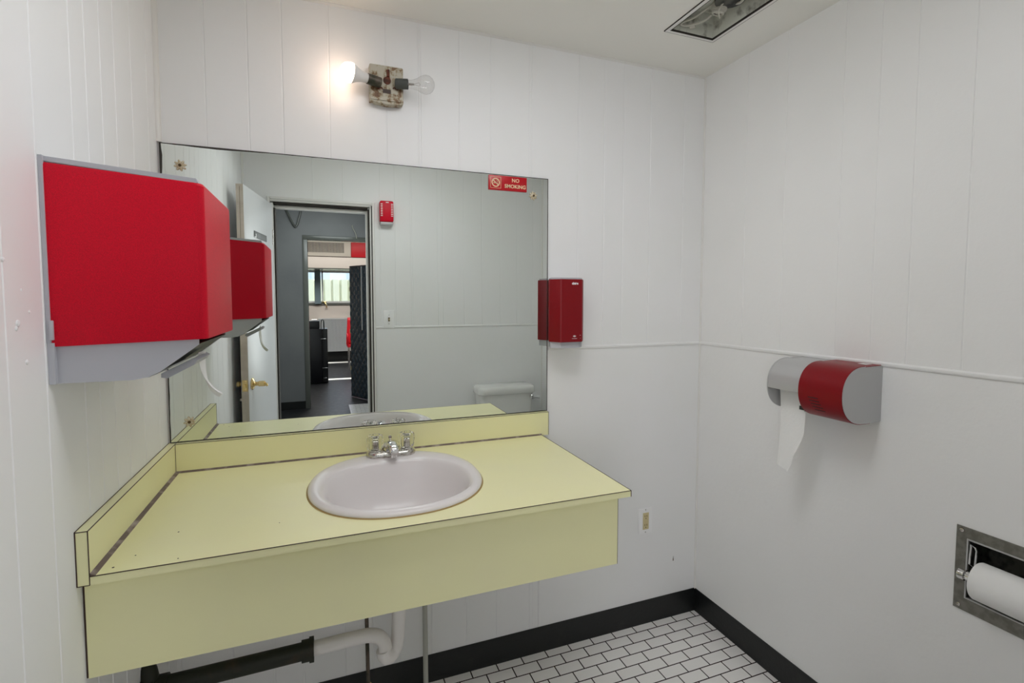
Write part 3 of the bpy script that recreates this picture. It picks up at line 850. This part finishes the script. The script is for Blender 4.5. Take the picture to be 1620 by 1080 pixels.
mb.lathe([(.0, 0), (.013, 0), (.014, .004), (.014, .014), (.011, .016)], (x0-.016, RX1+.010, RY), (0, -1, 0), 22, False)
mb.cyl((x0-.016, RX1, RY), (x0-.016, RX0, RY), .010, seg=24)
for k in range(10):
    a = 2*PI*k/10; mb.cyl((x0-.016+.010*math.cos(a), RX1-.004, RY+.010*math.sin(a)), (x0-.016+.010*math.cos(a), RX1-.030, RY+.010*math.sin(a)), .0013, seg=6)
mb.build('spindle', 'chrome', rh)
mb = MB().lathe([(.0175, 0), (.046, 0), (.048, .003), (.048, .110), (.046, .113), (.0175, .113), (.0175, 0)], (x0-.016, RX1-.030, RY), (0, -1, 0), 48, False)
single(mb, 'toilet_paper_roll', 'paper', 'full white toilet paper roll in the steel recessed holder low on the right wall', 'toilet paper', (x0-.016, RX1-.030, RY))

# ------------------------------------------------------------------ outlet, switch
oc = thing('wall_outlet', 'white plated almond wall outlet low right of the yellow counter', 'outlet', (1.731, 0, .462))
MB().prism([(1.6955, .4055), (1.7665, .4035), (1.7665, .5165), (1.6955, .5175)], 'y', -.0065, 0, .003).build('cover_plate', 'white', oc)
rc = MB().box(1.717, 1.747, -.0085, -.0060, .424, .497, .0015).build('receptacle', 'almond', oc, label='almond double receptacle')
for z in (.485, .446):
    mb = MB(); mb.box(1.7255, 1.7275, -.0089, -.008, z-.006, z+.002); mb.box(1.7355, 1.7375, -.0089, -.008, z-.006, z+.002)
    mb.cyl((1.7315, -.0089, z-.0125), (1.7315, -.008, z-.0125), .0022, seg=10)
    mb.build('slots', 'stain', rc)
for z in (.5095, .4115): MB().lathe([(.003, 0), (.002, .001), (0, .0012)], (1.731, -.0065, z), (0, -1, 0), 10, False).build('screw', 'oldchrome', oc)
sw = thing('light_switch', 'white toggle light switch beside the doorway, seen in the mirror', 'switch', (.867, -D, 1.276))
MB().box(.832, .903, -D, -D+.0065, 1.216, 1.336, .003).build('cover_plate', 'white', sw)
MB().box(.862, .873, -D+.006, -D+.009, 1.264, 1.289).build('toggle_slot', 'stain', sw)
mb = MB(); mb.prism([(-D+.006, 1.268), (-D+.019, 1.272), (-D+.019, 1.280), (-D+.006, 1.283)], 'x', .8645, .8705, .001); mb.build('toggle', 'almond', sw)
for z in (1.306, 1.246): MB().lathe([(.003, 0), (.002, .001), (0, .0012)], (.8675, -D+.006, z), (0, 1, 0), 10, False).build('screw', 'oldchrome', sw)

# ------------------------------------------------------------------ air freshener on the door wall (mirror)
af = thing('air_freshener', 'small red vented air freshener right of the doorway, seen in the mirror', 'air freshener', (.857, -D, 1.905))
def rbox(mb, x0, x1, y0, y1, z0, z1, b): mb.box(x0, x1, y0, y1, z0, z1, b, 3)
mb = MB(); rbox(mb, .812, .900, -D+.003, -D+.062, 1.925, 2.062, .010)
afc = mb.build('cover', 'red', af)
mb = MB()
for k in range(8):
    z = 2.040-.011*k
    mb.box(.8165, .8285, -D+.045, -D+.0626, z-.0022, z+.0022); mb.box(.8835, .8955, -D+.045, -D+.0626, z-.0022, z+.0022)
mb.build('vent_slots', 'white', afc, label='pale vent slots')
MB().box(.850, .868, -D+.061, -D+.0627, 2.048, 2.053).build('label_mark', 'white', afc)
MB().box(.815, .897, -D, -D+.050, 1.906, 1.926, .004).build('base_plate', 'silver', af)
MB().box(.822, .890, -D, -D+.004, 2.05, 2.066).build('bracket', 'silver', af)

# ------------------------------------------------------------------ sconce with two bulbs
sc = thing('wall_lamp', 'rusty stripped two-bulb wall lamp above the mirror', 'lamp', (.658, 0, 2.066))
bx = (.603, .712, -.036, 0, 2.069, 2.184)
mb = MB(); mb.prism([(.603, 2.069), (.712, 2.070), (.712, 2.183), (.709, 2.186), (.606, 2.186), (.603, 2.183)], 'y', -.036, -.0005, .0035, 3)
bk = mb.build('backplate', 'rusty', sc)
mb = MB()
mb.tube([(.6625, -.0365, 2.172), (.6625, -.0368, 2.150)], .0052, 10); mb.lathe([(.0125, 0), (.0125, .001), (.0, .0012)], (.659, -.0362, 2.137), (0, -1, 0), 20, False)
mb.prism([(.657, 2.140), (.668, 2.140), (.6675, 2.172), (.658, 2.172)], 'y', -.0369, -.036)
mb.build('keyhole', 'rust', bk, label='rusted keyhole opening')
mb = MB(); mb.box(.645, .671, -.0368, -.036, 2.096, 2.109); mb.build('maker_label', 'seam', bk)
mb = MB(); mb.prism([(.612, 2.0695), (.708, 2.0700), (.700, 2.0655), (.66, 2.0625), (.62, 2.0660)], 'y', -.033, -.004); mb.build('bottom_lip', 'rusty', bk)
for sx, lab in ((-1, 'left'), (1, 'right')):
    if sx < 0: ca = Vector((.632, -.050, 2.122)); tip = Vector((.594, -.060, 2.125))
    else: ca = Vector((.690, -.048, 2.127)); tip = Vector((.724, -.058, 2.127))
    ax = (tip-ca).normalized()
    mb = MB().lathe([(.012, -.006), (.0165, -.004), (.0165, (tip-ca).length), (.0145, (tip-ca).length), (.0145, .006), (0, .006)], ca, ax, 28, False)
    sk = mb.build('socket', 'darkgrey' if sx > 0 else 'copper', sc, label=lab+' lamp socket')
    # bracket wire from plate to socket
    MB().tube([ca+Vector((sx*.004, .010, -.016)), ca+Vector((-sx*.008, .013, -.010)), Vector((ca.x-sx*.012, -.034, ca.z-.014))], .0028, 8, sub=4).build('bracket', 'rust', sc)
    if sx < 0:
        mb = MB().lathe([(.013, -.004), (.0145, .002), (.0165, .018), (.022, .034), (.0285, .045), (.0297, .050)], tip, ax, 36, False)
        nk = mb.build('light_bulb', 'bulbneck', sc, label='lit white frosted bulb on the left')
        mb = MB().lathe([(.0297, .050), (.0300, .056), (.0285, .066), (.0245, .075), (.0175, .082), (.009, .0855), (0, .0865)], tip, ax, 36, False)
        mb.build('bulb_dome', 'bulbon', nk)
        bulb_c = tip+ax*.062
    else:
        mb = MB().lathe([(.0135, -.004), (.0135, .004), (.0145, .016), (.0185, .030), (.0255, .042), (.0295, .054), (.0298, .062), (.027, .072), (.020, .081), (.010, .0865), (0, .088)], tip, ax, 40, False)
        gb = mb.build('light_bulb', 'glass', sc, label='unlit clear glass bulb on the right')
        mb = MB().cyl(tip, tip+ax*.020, .004, .003, 10)
        up_ = Vector((0, 0, 1))
        mb.tube([tip+ax*.020+up_*.001, tip+ax*.036+up_*.006, tip+ax*.040+up_*.0], .0006, 5); mb.tube([tip+ax*.020-up_*.001, tip+ax*.036-up_*.006, tip+ax*.040-up_*.0], .0006, 5)
        mb.build('filament', 'filament', gb)

# ------------------------------------------------------------------ recessed ceiling fixture (stripped)
cf = thing('ceiling_fixture', 'stripped recessed ceiling light box with loose wires', 'ceiling light', (1.7075, -.41, H))
mb = MB(); g = .014
for (a, b, c, d) in ((CX0-.006, CX1+.006, CY1-g+.006, CY1+.006), (CX0-.006, CX1+.006, CY0-.006, CY0+g-.006), (CX0-.006, CX0+g-.006, CY0+g-.006, CY1-g+.006), (CX1-g+.006, CX1+.006, CY0+g-.006, CY1-g+.006)):
    mb.box(a, b, c, d, H-.004, H+.002, .001)
mb.build('rim', 'trim', cf)
mb = MB(); h_ = .0085
for (a, b, c, d) in ((CX0+h_-.0025, CX1-h_+.0025, CY1-h_, CY1-h_+.0025), (CX0+h_-.0025, CX1-h_+.0025, CY0+h_-.0025, CY0+h_), (CX0+h_-.0025, CX0+h_, CY0+h_, CY1-h_), (CX1-h_, CX1-h_+.0025, CY0+h_, CY1-h_)):
    mb.box(a, b, c, d, H-.0042, H+.004)
mb.build('inner_lip', 'gap', cf, label='dark inner lip')
mb = MB(); g2 = .008
for (a, b, c, d) in ((CX0-.009, CX1+.009, CY1+.006, CY1+.0095), (CX0-.009, CX1+.009, CY0-.0095, CY0-.006), (CX0-.0095, CX0-.006, CY0-.006, CY1+.006), (CX1+.006, CX1+.0095, CY0-.006, CY1+.006)):
    mb.box(a, b, c, d, H-.0022, H+.001)
mb.build('shadow_gap', 'gap', cf, label='dark gap round the rim')
mb = MB(); zt = H+.075
i0, i1, j0, j1 = CX0+.008, CX1-.008, CY0+.008, CY1-.008
k0, k1, l0, l1 = CX0+.022, CX1-.022, CY0+.025, CY1-.025
for z_a, z_b, A, B in ((H, zt, (i0, i1, j0, j1), (k0, k1, l0, l1)),):
    lo = [(A[0], A[2], z_a), (A[1], A[2], z_a), (A[1], A[3], z_a), (A[0], A[3], z_a)]
    hi = [(B[0], B[2], z_b), (B[1], B[2], z_b), (B[1], B[3], z_b), (B[0], B[3], z_b)]
    mb.rings([lo, hi], cap1=True)
mb.build('reflector_box', 'can', cf)
mb = MB(); mb.cyl((1.700, -.455, zt), (1.700, -.455, zt-.060), .055, .048, 28); mb.build('junction_can', 'darksteel', cf)
mb = MB(); mb.lathe([(.0, -.004), (.010, -.004), (.014, 0), (.024, .004), (.026, .012), (.026, .03), (0, .03)], (1.705, -.395, H+.010), (.1, -.3, 1), 24, False)
mb.lathe([(.012, -.006), (.017, -.008), (.021, -.004), (.021, .004)], (1.705, -.395, H+.010), (.1, -.3, 1), 24, False)
mb.build('lamp_socket', 'insul', cf)
mb = MB(); mb.tube([(1.700, -.43, zt-.04), (1.68, -.39, H+.03), (1.655, -.34, H+.012), (1.640, -.30, H+.014), (1.645, -.285, H+.012), (1.665, -.30, H+.006), (1.690, -.345, H+.004), (1.70, -.37, H+.014)], .0042, 8, sub=6)
mb.tube([(1.72, -.42, zt-.04), (1.735, -.44, H+.02), (1.725, -.48, H+.006), (1.71, -.53, H+.02)], .0042, 8, sub=6)
mb.tube([(1.74, -.40, H+.03), (1.725, -.385, H+.003), (1.705, -.40, H-.004), (1.69, -.42, H+.01), (1.70, -.45, H+.03)], .003, 8, sub=6)
mb.build('wire', 'insul', cf, label='loose cream wires')
mb = MB(); mb.lathe([(0, 0), (.010, .001), (.012, .006), (.004, .012), (0, .012)], (1.683, -.296, H+.004), (0, 0, 1), 16, False); mb.build('wire_nut', 'insul', cf)

# ------------------------------------------------------------------ pipes under the counter
dp = thing('drain_pipe', 'black iron and white plastic drain pipe with trap under the counter', 'pipe', (.35, -.31, .43))
mb = MB().tube([(.012, -.305, .425), (.395, -.305, .432)], .0235, 20)
mb.cyl((.372, -.305, .4317), (.402, -.305, .432), .0285, .0285, 20); mb.cyl((.392, -.305, .432), (.404, -.305, .432), .0325, .0325, 20)
mb.build('iron_pipe', 'iron', dp, label='black iron pipe')
mb = MB().cyl((0, -.305, .425), (.028, -.305, .425), .036, .034, 20); mb.tube([(.030, -.305, .425), (.055, -.305, .4255)], .029, 18)
mb.tube([(.018, -.305, .445), (.012, -.300, .470), (.004, -.29, .478)], .020, 12)
mb.build('wall_elbow', 'iron', dp)
mb = MB().tube([(.402, -.305, .4335), (.46, -.306, .4355), (.52, -.308, .438), (.552, -.311, .4385), (.578, -.318, .434), (.593, -.326, .418), (.597, -.333, .398)], .0195, 18, sub=5)
mb.build('waste_arm', 'pvc', dp, label='white plastic arm')
mb = MB().tube([(.590, -.330, .398), (.594, -.330, .380), (.606, -.324, .368), (.621, -.312, .370), (.632, -.303, .385), (.637, -.300, .410), (.638, -.306, .450), (.638, -.325, .50), (.638, -.335, .56), (.638, -.335, .685)], .0200, 18, sub=5)
mb.build('trap', 'pvc', dp, label='white plastic trap')
def supply(x, y, m, lab, r, lean):
    t = thing('supply_pipe', lab, 'pipe', (x, y, 0))
    MB().tube([(x+lean, y, .0), (x, y, .86)], r, 12).build('tube', m, t)
    return t
s1 = supply(.555, -.14, 'copper', 'thin grimy supply pipe rising behind the white drain trap', .0062, .008)
MB().cyl((.563, -.14, .16), (.563, -.14, .10), .009, .009, 12).build('coupling', 'brass', s1)
s2 = supply(.751, -.12, 'greytube', 'pale grey supply tube right of the drain trap', .0085, .003)
MB().cyl((.754, -.12, .0), (.754, -.12, .012), .016, .014, 14).build('escutcheon', 'oldchrome', s2)

# ------------------------------------------------------------------ toilet (only its tank shows, in the mirror)
to = thing('toilet', 'white toilet against the door wall, its tank seen in the mirror', 'toilet', (1.68, -1.45, 0))
def rr2(x0, x1, y0, y1, r, z, n=6):
    pts = []
    for (cx_, cy_, a0) in ((x1-r, y1-r, 0), (x0+r, y1-r, PI/2), (x0+r, y0+r, PI), (x1-r, y0+r, 3*PI/2)):
        for k in range(n+1):
            a = a0+k*PI/2/n; pts.append((cx_+r*math.cos(a), cy_+r*math.sin(a), z))
    return pts
tx0, tx1, ty0, ty1 = 1.447, 1.872, -1.700, -1.510
mb = MB(); mb.rings([rr2(tx0+.045, tx1-.045, ty0+.01, ty1-.015, .045, .40), rr2(tx0+.035, tx1-.035, ty0+.005, ty1-.008, .045, .44), rr2(tx0+.012, tx1-.012, ty0, ty1, .045, .745)], cap0=True, cap1=True)
mb.build('tank', 'toilet', to)
mb = MB(); mb.rings([rr2(tx0+.004, tx1-.004, ty0-.004, ty1+.008, .050, .745), rr2(tx0-.002, tx1+.002, ty0-.006, ty1+.013, .052, .750), rr2(tx0-.002, tx1+.002, ty0-.006, ty1+.013, .052, .782), rr2(tx0+.004, tx1-.004, ty0, ty1+.008, .048, .795), rr2(tx0+.022, tx1-.022, ty0+.015, ty1-.012, .04, .802)], cap0=True, cap1=True)
mb.build('tank_lid', 'toilet', to, 50)
mb = MB().lathe([(.0, 0), (.019, 0), (.019, .009), (.013, .014), (.010, .024), (0, .024)], (1.842, -1.508, .720), (0, 1, 0), 18, False)
mb.tube([(1.842, -1.486, .720), (1.865, -1.482, .719), (1.885, -1.482, .717)], [.009, .009, .011], 12)
mb.build('flush_lever', 'chrome', to)
def egg(a, b, cy_, z, cx_=1.66, n=40):
    return [(cx_+a*math.cos(t)*(1-.12*math.sin(t)), cy_+b*math.sin(t), z) for t in [2*PI*k/n for k in range(n)]]
mb = MB(); mb.rings([egg(.12, .20, -1.34, 0), egg(.115, .19, -1.34, .06), egg(.10, .17, -1.33, .15), egg(.13, .19, -1.28, .26), egg(.175, .225, -1.255, .36), egg(.185, .235, -1.25, .395), egg(.135, .175, -1.235, .395), egg(.12, .15, -1.24, .33), egg(.06, .08, -1.26, .22)], cap0=True, cap1=True)
mb.box(1.55, 1.77, -1.66, -1.42, .33, .402, .02)
mb.build('bowl', 'toilet', to, 50)
mb = MB(); mb.rings([egg(.185, .235, -1.25, .397), egg(.187, .237, -1.25, .412), egg(.13, .17, -1.235, .414), egg(.125, .165, -1.235, .399)]); mb.build('seat', 'white', to, 50)

# ------------------------------------------------------------------ hall and shop room (seen in the mirror through the doorway)
HX0, HX1 = -1.2, 2.9; HY = -D-.115; PY = -5.15; FARY = -10.25; HH = 2.62; SH = 2.95
struct(MB().box(HX0, HX1, PY-.10, HY, -.1, 0).build('floor_hall', 'hallfloor'), 'black vinyl floor of the hall')
struct(MB().box(HX0-1, HX1+1, FARY-.1, PY-.10, -.1, 0).build('floor_shop', 'hallfloor'), 'black vinyl floor of the far room')
struct(MB().box(.752, 1.75, PY-.03, HY-.6, 0, .004).build('floor_patch', 'halltile'), 'white tiled patch of the hall floor')
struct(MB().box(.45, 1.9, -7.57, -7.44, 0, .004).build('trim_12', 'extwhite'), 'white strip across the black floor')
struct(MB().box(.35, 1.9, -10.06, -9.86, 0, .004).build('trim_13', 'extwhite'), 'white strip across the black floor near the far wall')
struct(MB().box(HX0, HX1, PY, HY, HH, HH+.1).build('ceiling_hall', 'hallwall'))
struct(MB().box(HX0-1, HX1+1, FARY, PY-.1, SH, SH+.1).build('ceiling_shop', 'beige'))
struct(MB().box(HX0-.1, HX0, PY, HY, 0, HH).build('wall_hall_left', 'hallwall'))
struct(MB().box(HX1, HX1+.1, PY, HY, 0, HH).build('wall_hall_right', 'hallwall'))
mb = MB(); mb.box(HX0, -.1, HY, HY+.1, 0, HH); mb.box(W+.1, HX1, HY, HY+.1, 0, HH); mb.box(-.1, W+.1, HY, HY+.1, H+.14, HH+.05)
struct(mb.build('wall_hall_front', 'hallwall'))
OX0, OX1, OZ = .285, 1.10, 2.165
mb = MB(); mb.box(HX0-1, OX0-.06, PY-.1, PY, 0, SH); mb.box(OX1+.06, HX1+1, PY-.1, PY, 0, SH); mb.box(OX0-.06, OX1+.06, PY-.1, PY, OZ+.055, SH)
struct(mb.build('wall_hall_back', 'hallwall'), 'grey painted wall with the second doorway')
mb = MB(); mb.box(OX0-.06, OX0, PY-.12, PY+.014, 0, OZ, .003); mb.box(OX1, OX1+.06, PY-.12, PY+.014, 0, OZ, .003); mb.box(OX0-.06, OX1+.06, PY-.12, PY+.014, OZ, OZ+.055, .003)
struct(mb.build('trim_9', 'hallframe'), 'grey green frame of the second doorway')
struct(MB().box(HX0, OX0-.06, PY, PY+.006, 0, .10).build('baseboard_hall', 'base'))
# conduit in the hall corner
mb = MB().tube([(.02, PY+.03, 2.60), (.10, PY+.03, 2.40), (.16, PY+.03, 2.32), (.22, PY+.03, 2.52)], .012, 10, sub=5)
single(mb, 'conduit', 'hallframe', 'bent grey conduit high on the dark hall wall, seen in the mirror', 'conduit', (.1, PY+.03, 2.32))
# grey cable hanging at door closer
mb = MB().tube([(.885, PY+.02, 2.20), (.87, PY+.03, 2.27), (.84, PY+.03, 2.33), (.83, PY+.03, 2.37)], .006, 8, sub=4)
single(mb, 'cable', 'insul', 'thin pale cable above the second doorway, seen in the mirror', 'cable', (.87, PY+.03, 2.2))
# shop side walls
struct(MB().box(HX0-1.1, HX0-1, FARY, PY-.1, 0, SH).build('wall_shop_left', 'beige'))
# right shop wall with two unseen slits added to let the sun onto the floor
mb = MB(); sx_ = HX1+1
mb.box(sx_, sx_+.02, FARY, PY-.1, 0, .9); mb.box(sx_, sx_+.02, FARY, PY-.1, 2.5, SH)
mb.box(sx_, sx_+.02, FARY, -9.20, .9, 2.5); mb.box(sx_, sx_+.02, -8.90, -6.83, .9, 2.5); mb.box(sx_, sx_+.02, -6.61, PY-.1, .9, 2.5)
struct(mb.build('wall_shop_right', 'beige'))
# far wall with window
WX0, WX1, WZ0, WZ1 = -.7, 2.4, 1.30, 2.03
mb = MB(); y0, y1 = FARY-.1, FARY
mb.box(HX0-1, WX0, y0, y1, 0, SH); mb.box(WX1, HX1+1, y0, y1, 0, SH); mb.box(WX0, WX1, y0, y1, 0, WZ0); mb.box(WX0, WX1, y0, y1, WZ1, SH)
struct(mb.build('wall_shop_back', 'beige'), 'pale beige wall under the far window')
wn_ = bpy.data.objects.new('window_1', None); COL.objects.link(wn_); wn_.location = (.6, FARY, WZ0); wn_['_base'] = [.6, FARY, WZ0]
struct(wn_, 'bright far window seen through both doorways')
mb = MB(); mb.box(WX0, WX1, y0-.01, y1+.02, WZ0-.035, WZ0, .004); mb.box(WX0, WX1, y0, y1+.01, WZ0, WZ0+.02)
mb.build('window_sill', 'hallframe', wn_)
mb = MB(); mb.box(.445, .475, y0+.02, y1-.02, WZ0, WZ1); mb.box(WX0, WX1, y0+.02, y1-.02, WZ0+.02, WZ0+.06); mb.box(WX0, WX1, y0+.02, y1-.02, WZ1-.03, WZ1); mb.box(1.55, 1.58, y0+.02, y1-.02, WZ0, WZ1)
mb.build('window_frame', 'extwhite', wn_)
mb = MB(); mb.box(.300, .425, y1-.01, y1+.10, WZ0, WZ1); 
mb.build('mullion', 'steelblue', wn_, label='blue grey steel mullion')
mb = MB(); mb.box(WX0, WX1, y0+.045, y0+.049, WZ0+.02, WZ1-.02); M['pane'] = thin_glass('window_pane', .03, .25, 3); mb.build('pane', 'pane', wn_)
mb = MB(); mb.tube([(.47, y1+.02, WZ0+.045), (.50, y1+.05, WZ0+.03), (.53, y1+.06, WZ0-.01), (.54, y1+.06, WZ0-.05)], .014, 10, sub=3); mb.box(.44, .54, y1+.0, y1+.03, WZ0+.02, WZ0+.05, .005); mb.lathe([(0, 0), (.02, .006), (.022, .02), (0, .03)], (.54, y1+.06, WZ0-.085), (0, 0, 1), 12, False)
mb.build('window_latch', 'brass', wn_)
# corrugated convector cover below the window
mb = MB(); n = 24
cx0, cx1 = .36, .97
mb.mi = 1; mb.box(cx0, cx1, -10.235, -10.17, .23, .965); mb.mi = 0
for i in range(n):
    a = cx0+(cx1-cx0)*i/n; w_ = (cx1-cx0)/n
    mb.box(a+w_*.2, a+w_*.8, -10.17, -10.13, .23, .965)
mb.box(cx0, cx1, -10.235, -10.125, .955, .975)
single(mb, 'radiator_cover', ['stripe', 'steelblue'], 'ribbed grey radiator cover under the far window, seen in the mirror', 'radiator', ((cx0+cx1)/2, -10.2, .23), angle=20)
struct(MB().box(HX0-1, HX1+1, FARY, FARY+.012, 0, .22).build('baseboard_shop', 'base'))
# air conditioner soffit
hv_ = thing('air_conditioner', 'cream air conditioner with a long slotted grille over the far window, seen in the mirror', 'air conditioner', (.3, -9.6, 2.31))
mb = MB(); mb.box(-.9, 1.045, -10.24, -9.50, 2.305, 2.76, .01); mb.build('cabinet', 'vent', hv_)
mb = MB(); mb.box(.185, .905, -9.502, -9.497, 2.375, 2.60); mb.build('grille_back', 'gap', hv_)
mb = MB()
for i in range(33): x = .185+.72*i/32; mb.box(x-.0045, x+.0045, -9.50, -9.492, 2.375, 2.60)
for z in (2.375, 2.60): mb.box(.18, .91, -9.50, -9.490, z-.006, z+.006)
mb.build('grille', 'vent', hv_)
mb = MB(); mb.box(-.9, 1.045, -9.51, -9.485, 2.290, 2.305); mb.build('drip_edge', 'seam', hv_)
single(MB().box(1.047, 1.75, -10.24, -9.49, 2.305, 2.62, .008), 'red_bulkhead_panel', 'redpaint', 'bright red panel to the right of the far air conditioner, seen in the mirror', 'panel', (1.4, -9.87, 2.305))
struct(MB().box(-1.5, 2.6, -10.24, -9.46, 2.055, 2.288, .01).build('trim_10', 'beige'), 'pale beam above the far window')
struct(MB().box(-1.5, 2.6, -10.23, -9.452, 2.035, 2.056).build('trim_11', 'hallframe'), 'dark lower edge of the beam above the far window')
# black case stack
bc = thing('tall_black_case', 'tall black ribbed case with silver latches in the far room, seen in the mirror', 'case', (.2, -7.4, 0))
X1 = .522
mb = MB(); mb.box(-.35, .435, -7.38, -7.10, .015, .915, .008); mb.box(.435, X1, -7.38, -7.10, .015, .915, .006)
mb.build('shell', 'casing', bc)
mb = MB()
for x in (.447, .468, .489, .510): mb.box(x-.002, x+.002, -7.101, -7.094, .03, .90)
mb.build('ribs', 'darkgrey', bc)
for z, a, b in ((.750, .41, .512), (.262, .43, X1+.005), (.095, .45, .505)):
    MB().box(a, b, -7.10, -7.088, z-.006, z+.006, .001).build('latch', 'chrome', bc)
for x in (-.30, .49): MB().cyl((x, -7.25, .0), (x, -7.25, .016), .02, seg=12).build('foot', 'darkgrey', bc)
bb = thing('small_black_case', 'small black case with a handle, on top of the tall black case', 'case', (.2, -7.4, .915))
mb = MB(); mb.box(-.2, .40, -7.36, -7.12, .915, 1.045, .008); mb.build('shell', 'casing', bb)
mb = MB(); mb.tube([(.28, -7.15, 1.045), (.28, -7.15, 1.065), (.36, -7.15, 1.065), (.36, -7.15, 1.045)], .007, 8); mb.build('handle', 'chrome', bb)
for x in (.385, .43):
    pass
mb = MB(); mb.tube([(.42, -7.14, .915), (.425, -7.14, 1.04), (.46, -7.14, 1.055), (.47, -7.14, .915)], .008, 8, sub=3)
single(mb, 'cable_loop', 'darkgrey', 'dark cable loop standing beside the small black case, seen in the mirror', 'cable', (.44, -7.14, .915))
# red chair at the right
rc_ = thing('red_chair', 'bright red moulded chair partly behind the dark quilted door, seen in the mirror', 'chair', (1.13, -8.7, 0))
mb = MB(); mb.rings([[(.90+.0, -8.50, .46), (1.34, -8.50, .46), (1.34, -8.92, .45), (.90, -8.92, .45)], [(.90, -8.50, .50), (1.34, -8.50, .50), (1.34, -8.92, .49), (.90, -8.92, .49)]], cap0=True, cap1=True)
mb.build('seat', 'redpaint', rc_)
mb = MB(); vs = []
for i in range(9):
    t = i/8; z = .48+.55*t
    vs.append([(1.12+.23*(1-.15*t)*u, -8.92-.05*t-.03*(1-u*u), z) for u in (-1, -.6, -.2, .2, .6, 1)])
mb.rings(vs, closed=False); mb.build('backrest', 'redpaint', rc_, solid=.012)
for x in (.93, 1.31):
    for y in (-8.53, -8.89): MB().cyl((x, y, 0), (x, y, .46), .013, seg=10).build('leg', 'chrome', rc_)
for x in (.905, 1.335): MB().tube([(x, -8.55, .48), (x, -8.52, .66), (x, -8.6, .70), (x, -8.9, .70)], .016, 10, sub=3).build('armrest', 'redpaint', rc_)
# quilted door leaf standing open in the second doorway
qd = thing('quilted_door', 'dark blue diamond-quilted door standing open in the second doorway, seen in the mirror', 'door', (1.0, -5.45, 0))
p0 = Vector((1.085, -5.27, 0)); p1 = Vector((.818, -5.76, 0)); dv2 = (p1-p0).normalized(); nv2 = Vector((dv2.y, -dv2.x, 0)); wq = (p1-p0).length
if nv2.x > 0: nv2 = -nv2
Q = Matrix(((dv2.x, nv2.x, 0, p0.x), (dv2.y, nv2.y, 0, p0.y), (0, 0, 1, 0), (0, 0, 0, 1)))
MB().box(0, wq, -.03, 0, .01, 1.88, .002).xform(Q).build('door_core', 'casing', qd)
mb = MB(); nu, nv_ = 48, 150; rows = []
for j in range(nv_+1):
    z = .03+1.83*j/nv_; row = []
    for i in range(nu+1):
        u = .02+(wq-.04)*i/nu; a_ = (u/.10+z/.12); b_ = (u/.10-z/.12)
        row.append((u, .003+.012*abs(math.sin(PI*a_/1))**.6*abs(math.sin(PI*b_/1))**.6, z))
    rows.append(row)
mb.rings(rows, closed=False); mb.xform(Q); mb.build('quilted_face', 'vinyl', qd, 60)
mb = MB().box(wq*.40, wq*.40+.012, .012, .024, .98, 1.86).xform(Q); mb.build('pull_rail', 'silver', qd)
mb = MB(); 
for z in (.42, .95, 1.55): mb.box(wq-.01, wq+.004, -.028, .006, z-.03, z+.03)
mb.xform(Q); mb.build('hinge', 'almond', qd)
# outside
ext = MB()
pts = []; n = 60
for i in range(n):
    a = -6+14*i/n; w_ = 14/n; pts += [(a, -14.0), (a+w_*.7, -14.0), (a+w_*.75, -14.06), (a+w_*.95, -14.06)]
pts += [(8, -14.06), (8, -14.3), (-6, -14.3)]
ext.prism(pts, 'z', 0, 1.98)
single(ext, 'cream_fence', 'extwall', 'cream ribbed panel fence outside the far window, seen in the mirror', 'fence', (1, -14.1, 0), angle=20)
eb = MB(); eb.box(-9, 10, -18.5, -18, 0, 3.2); eb.mi = 1
for x in (-1.2, .1, .5, 1.4): eb.box(x, x+.25, -18.01, -17.98, 2.1, 2.6)
single(eb, 'white_building', ['extwhite', 'stripe'], 'white building beyond the fence outside the far window', 'building', (0, -18.2, 0))
struct(MB().box(-12, 14, -30, FARY-.1, -.2, -.05).build('ground', 'asphalt'))

for o in bpy.data.objects:
    if '_base' in o: del o['_base']
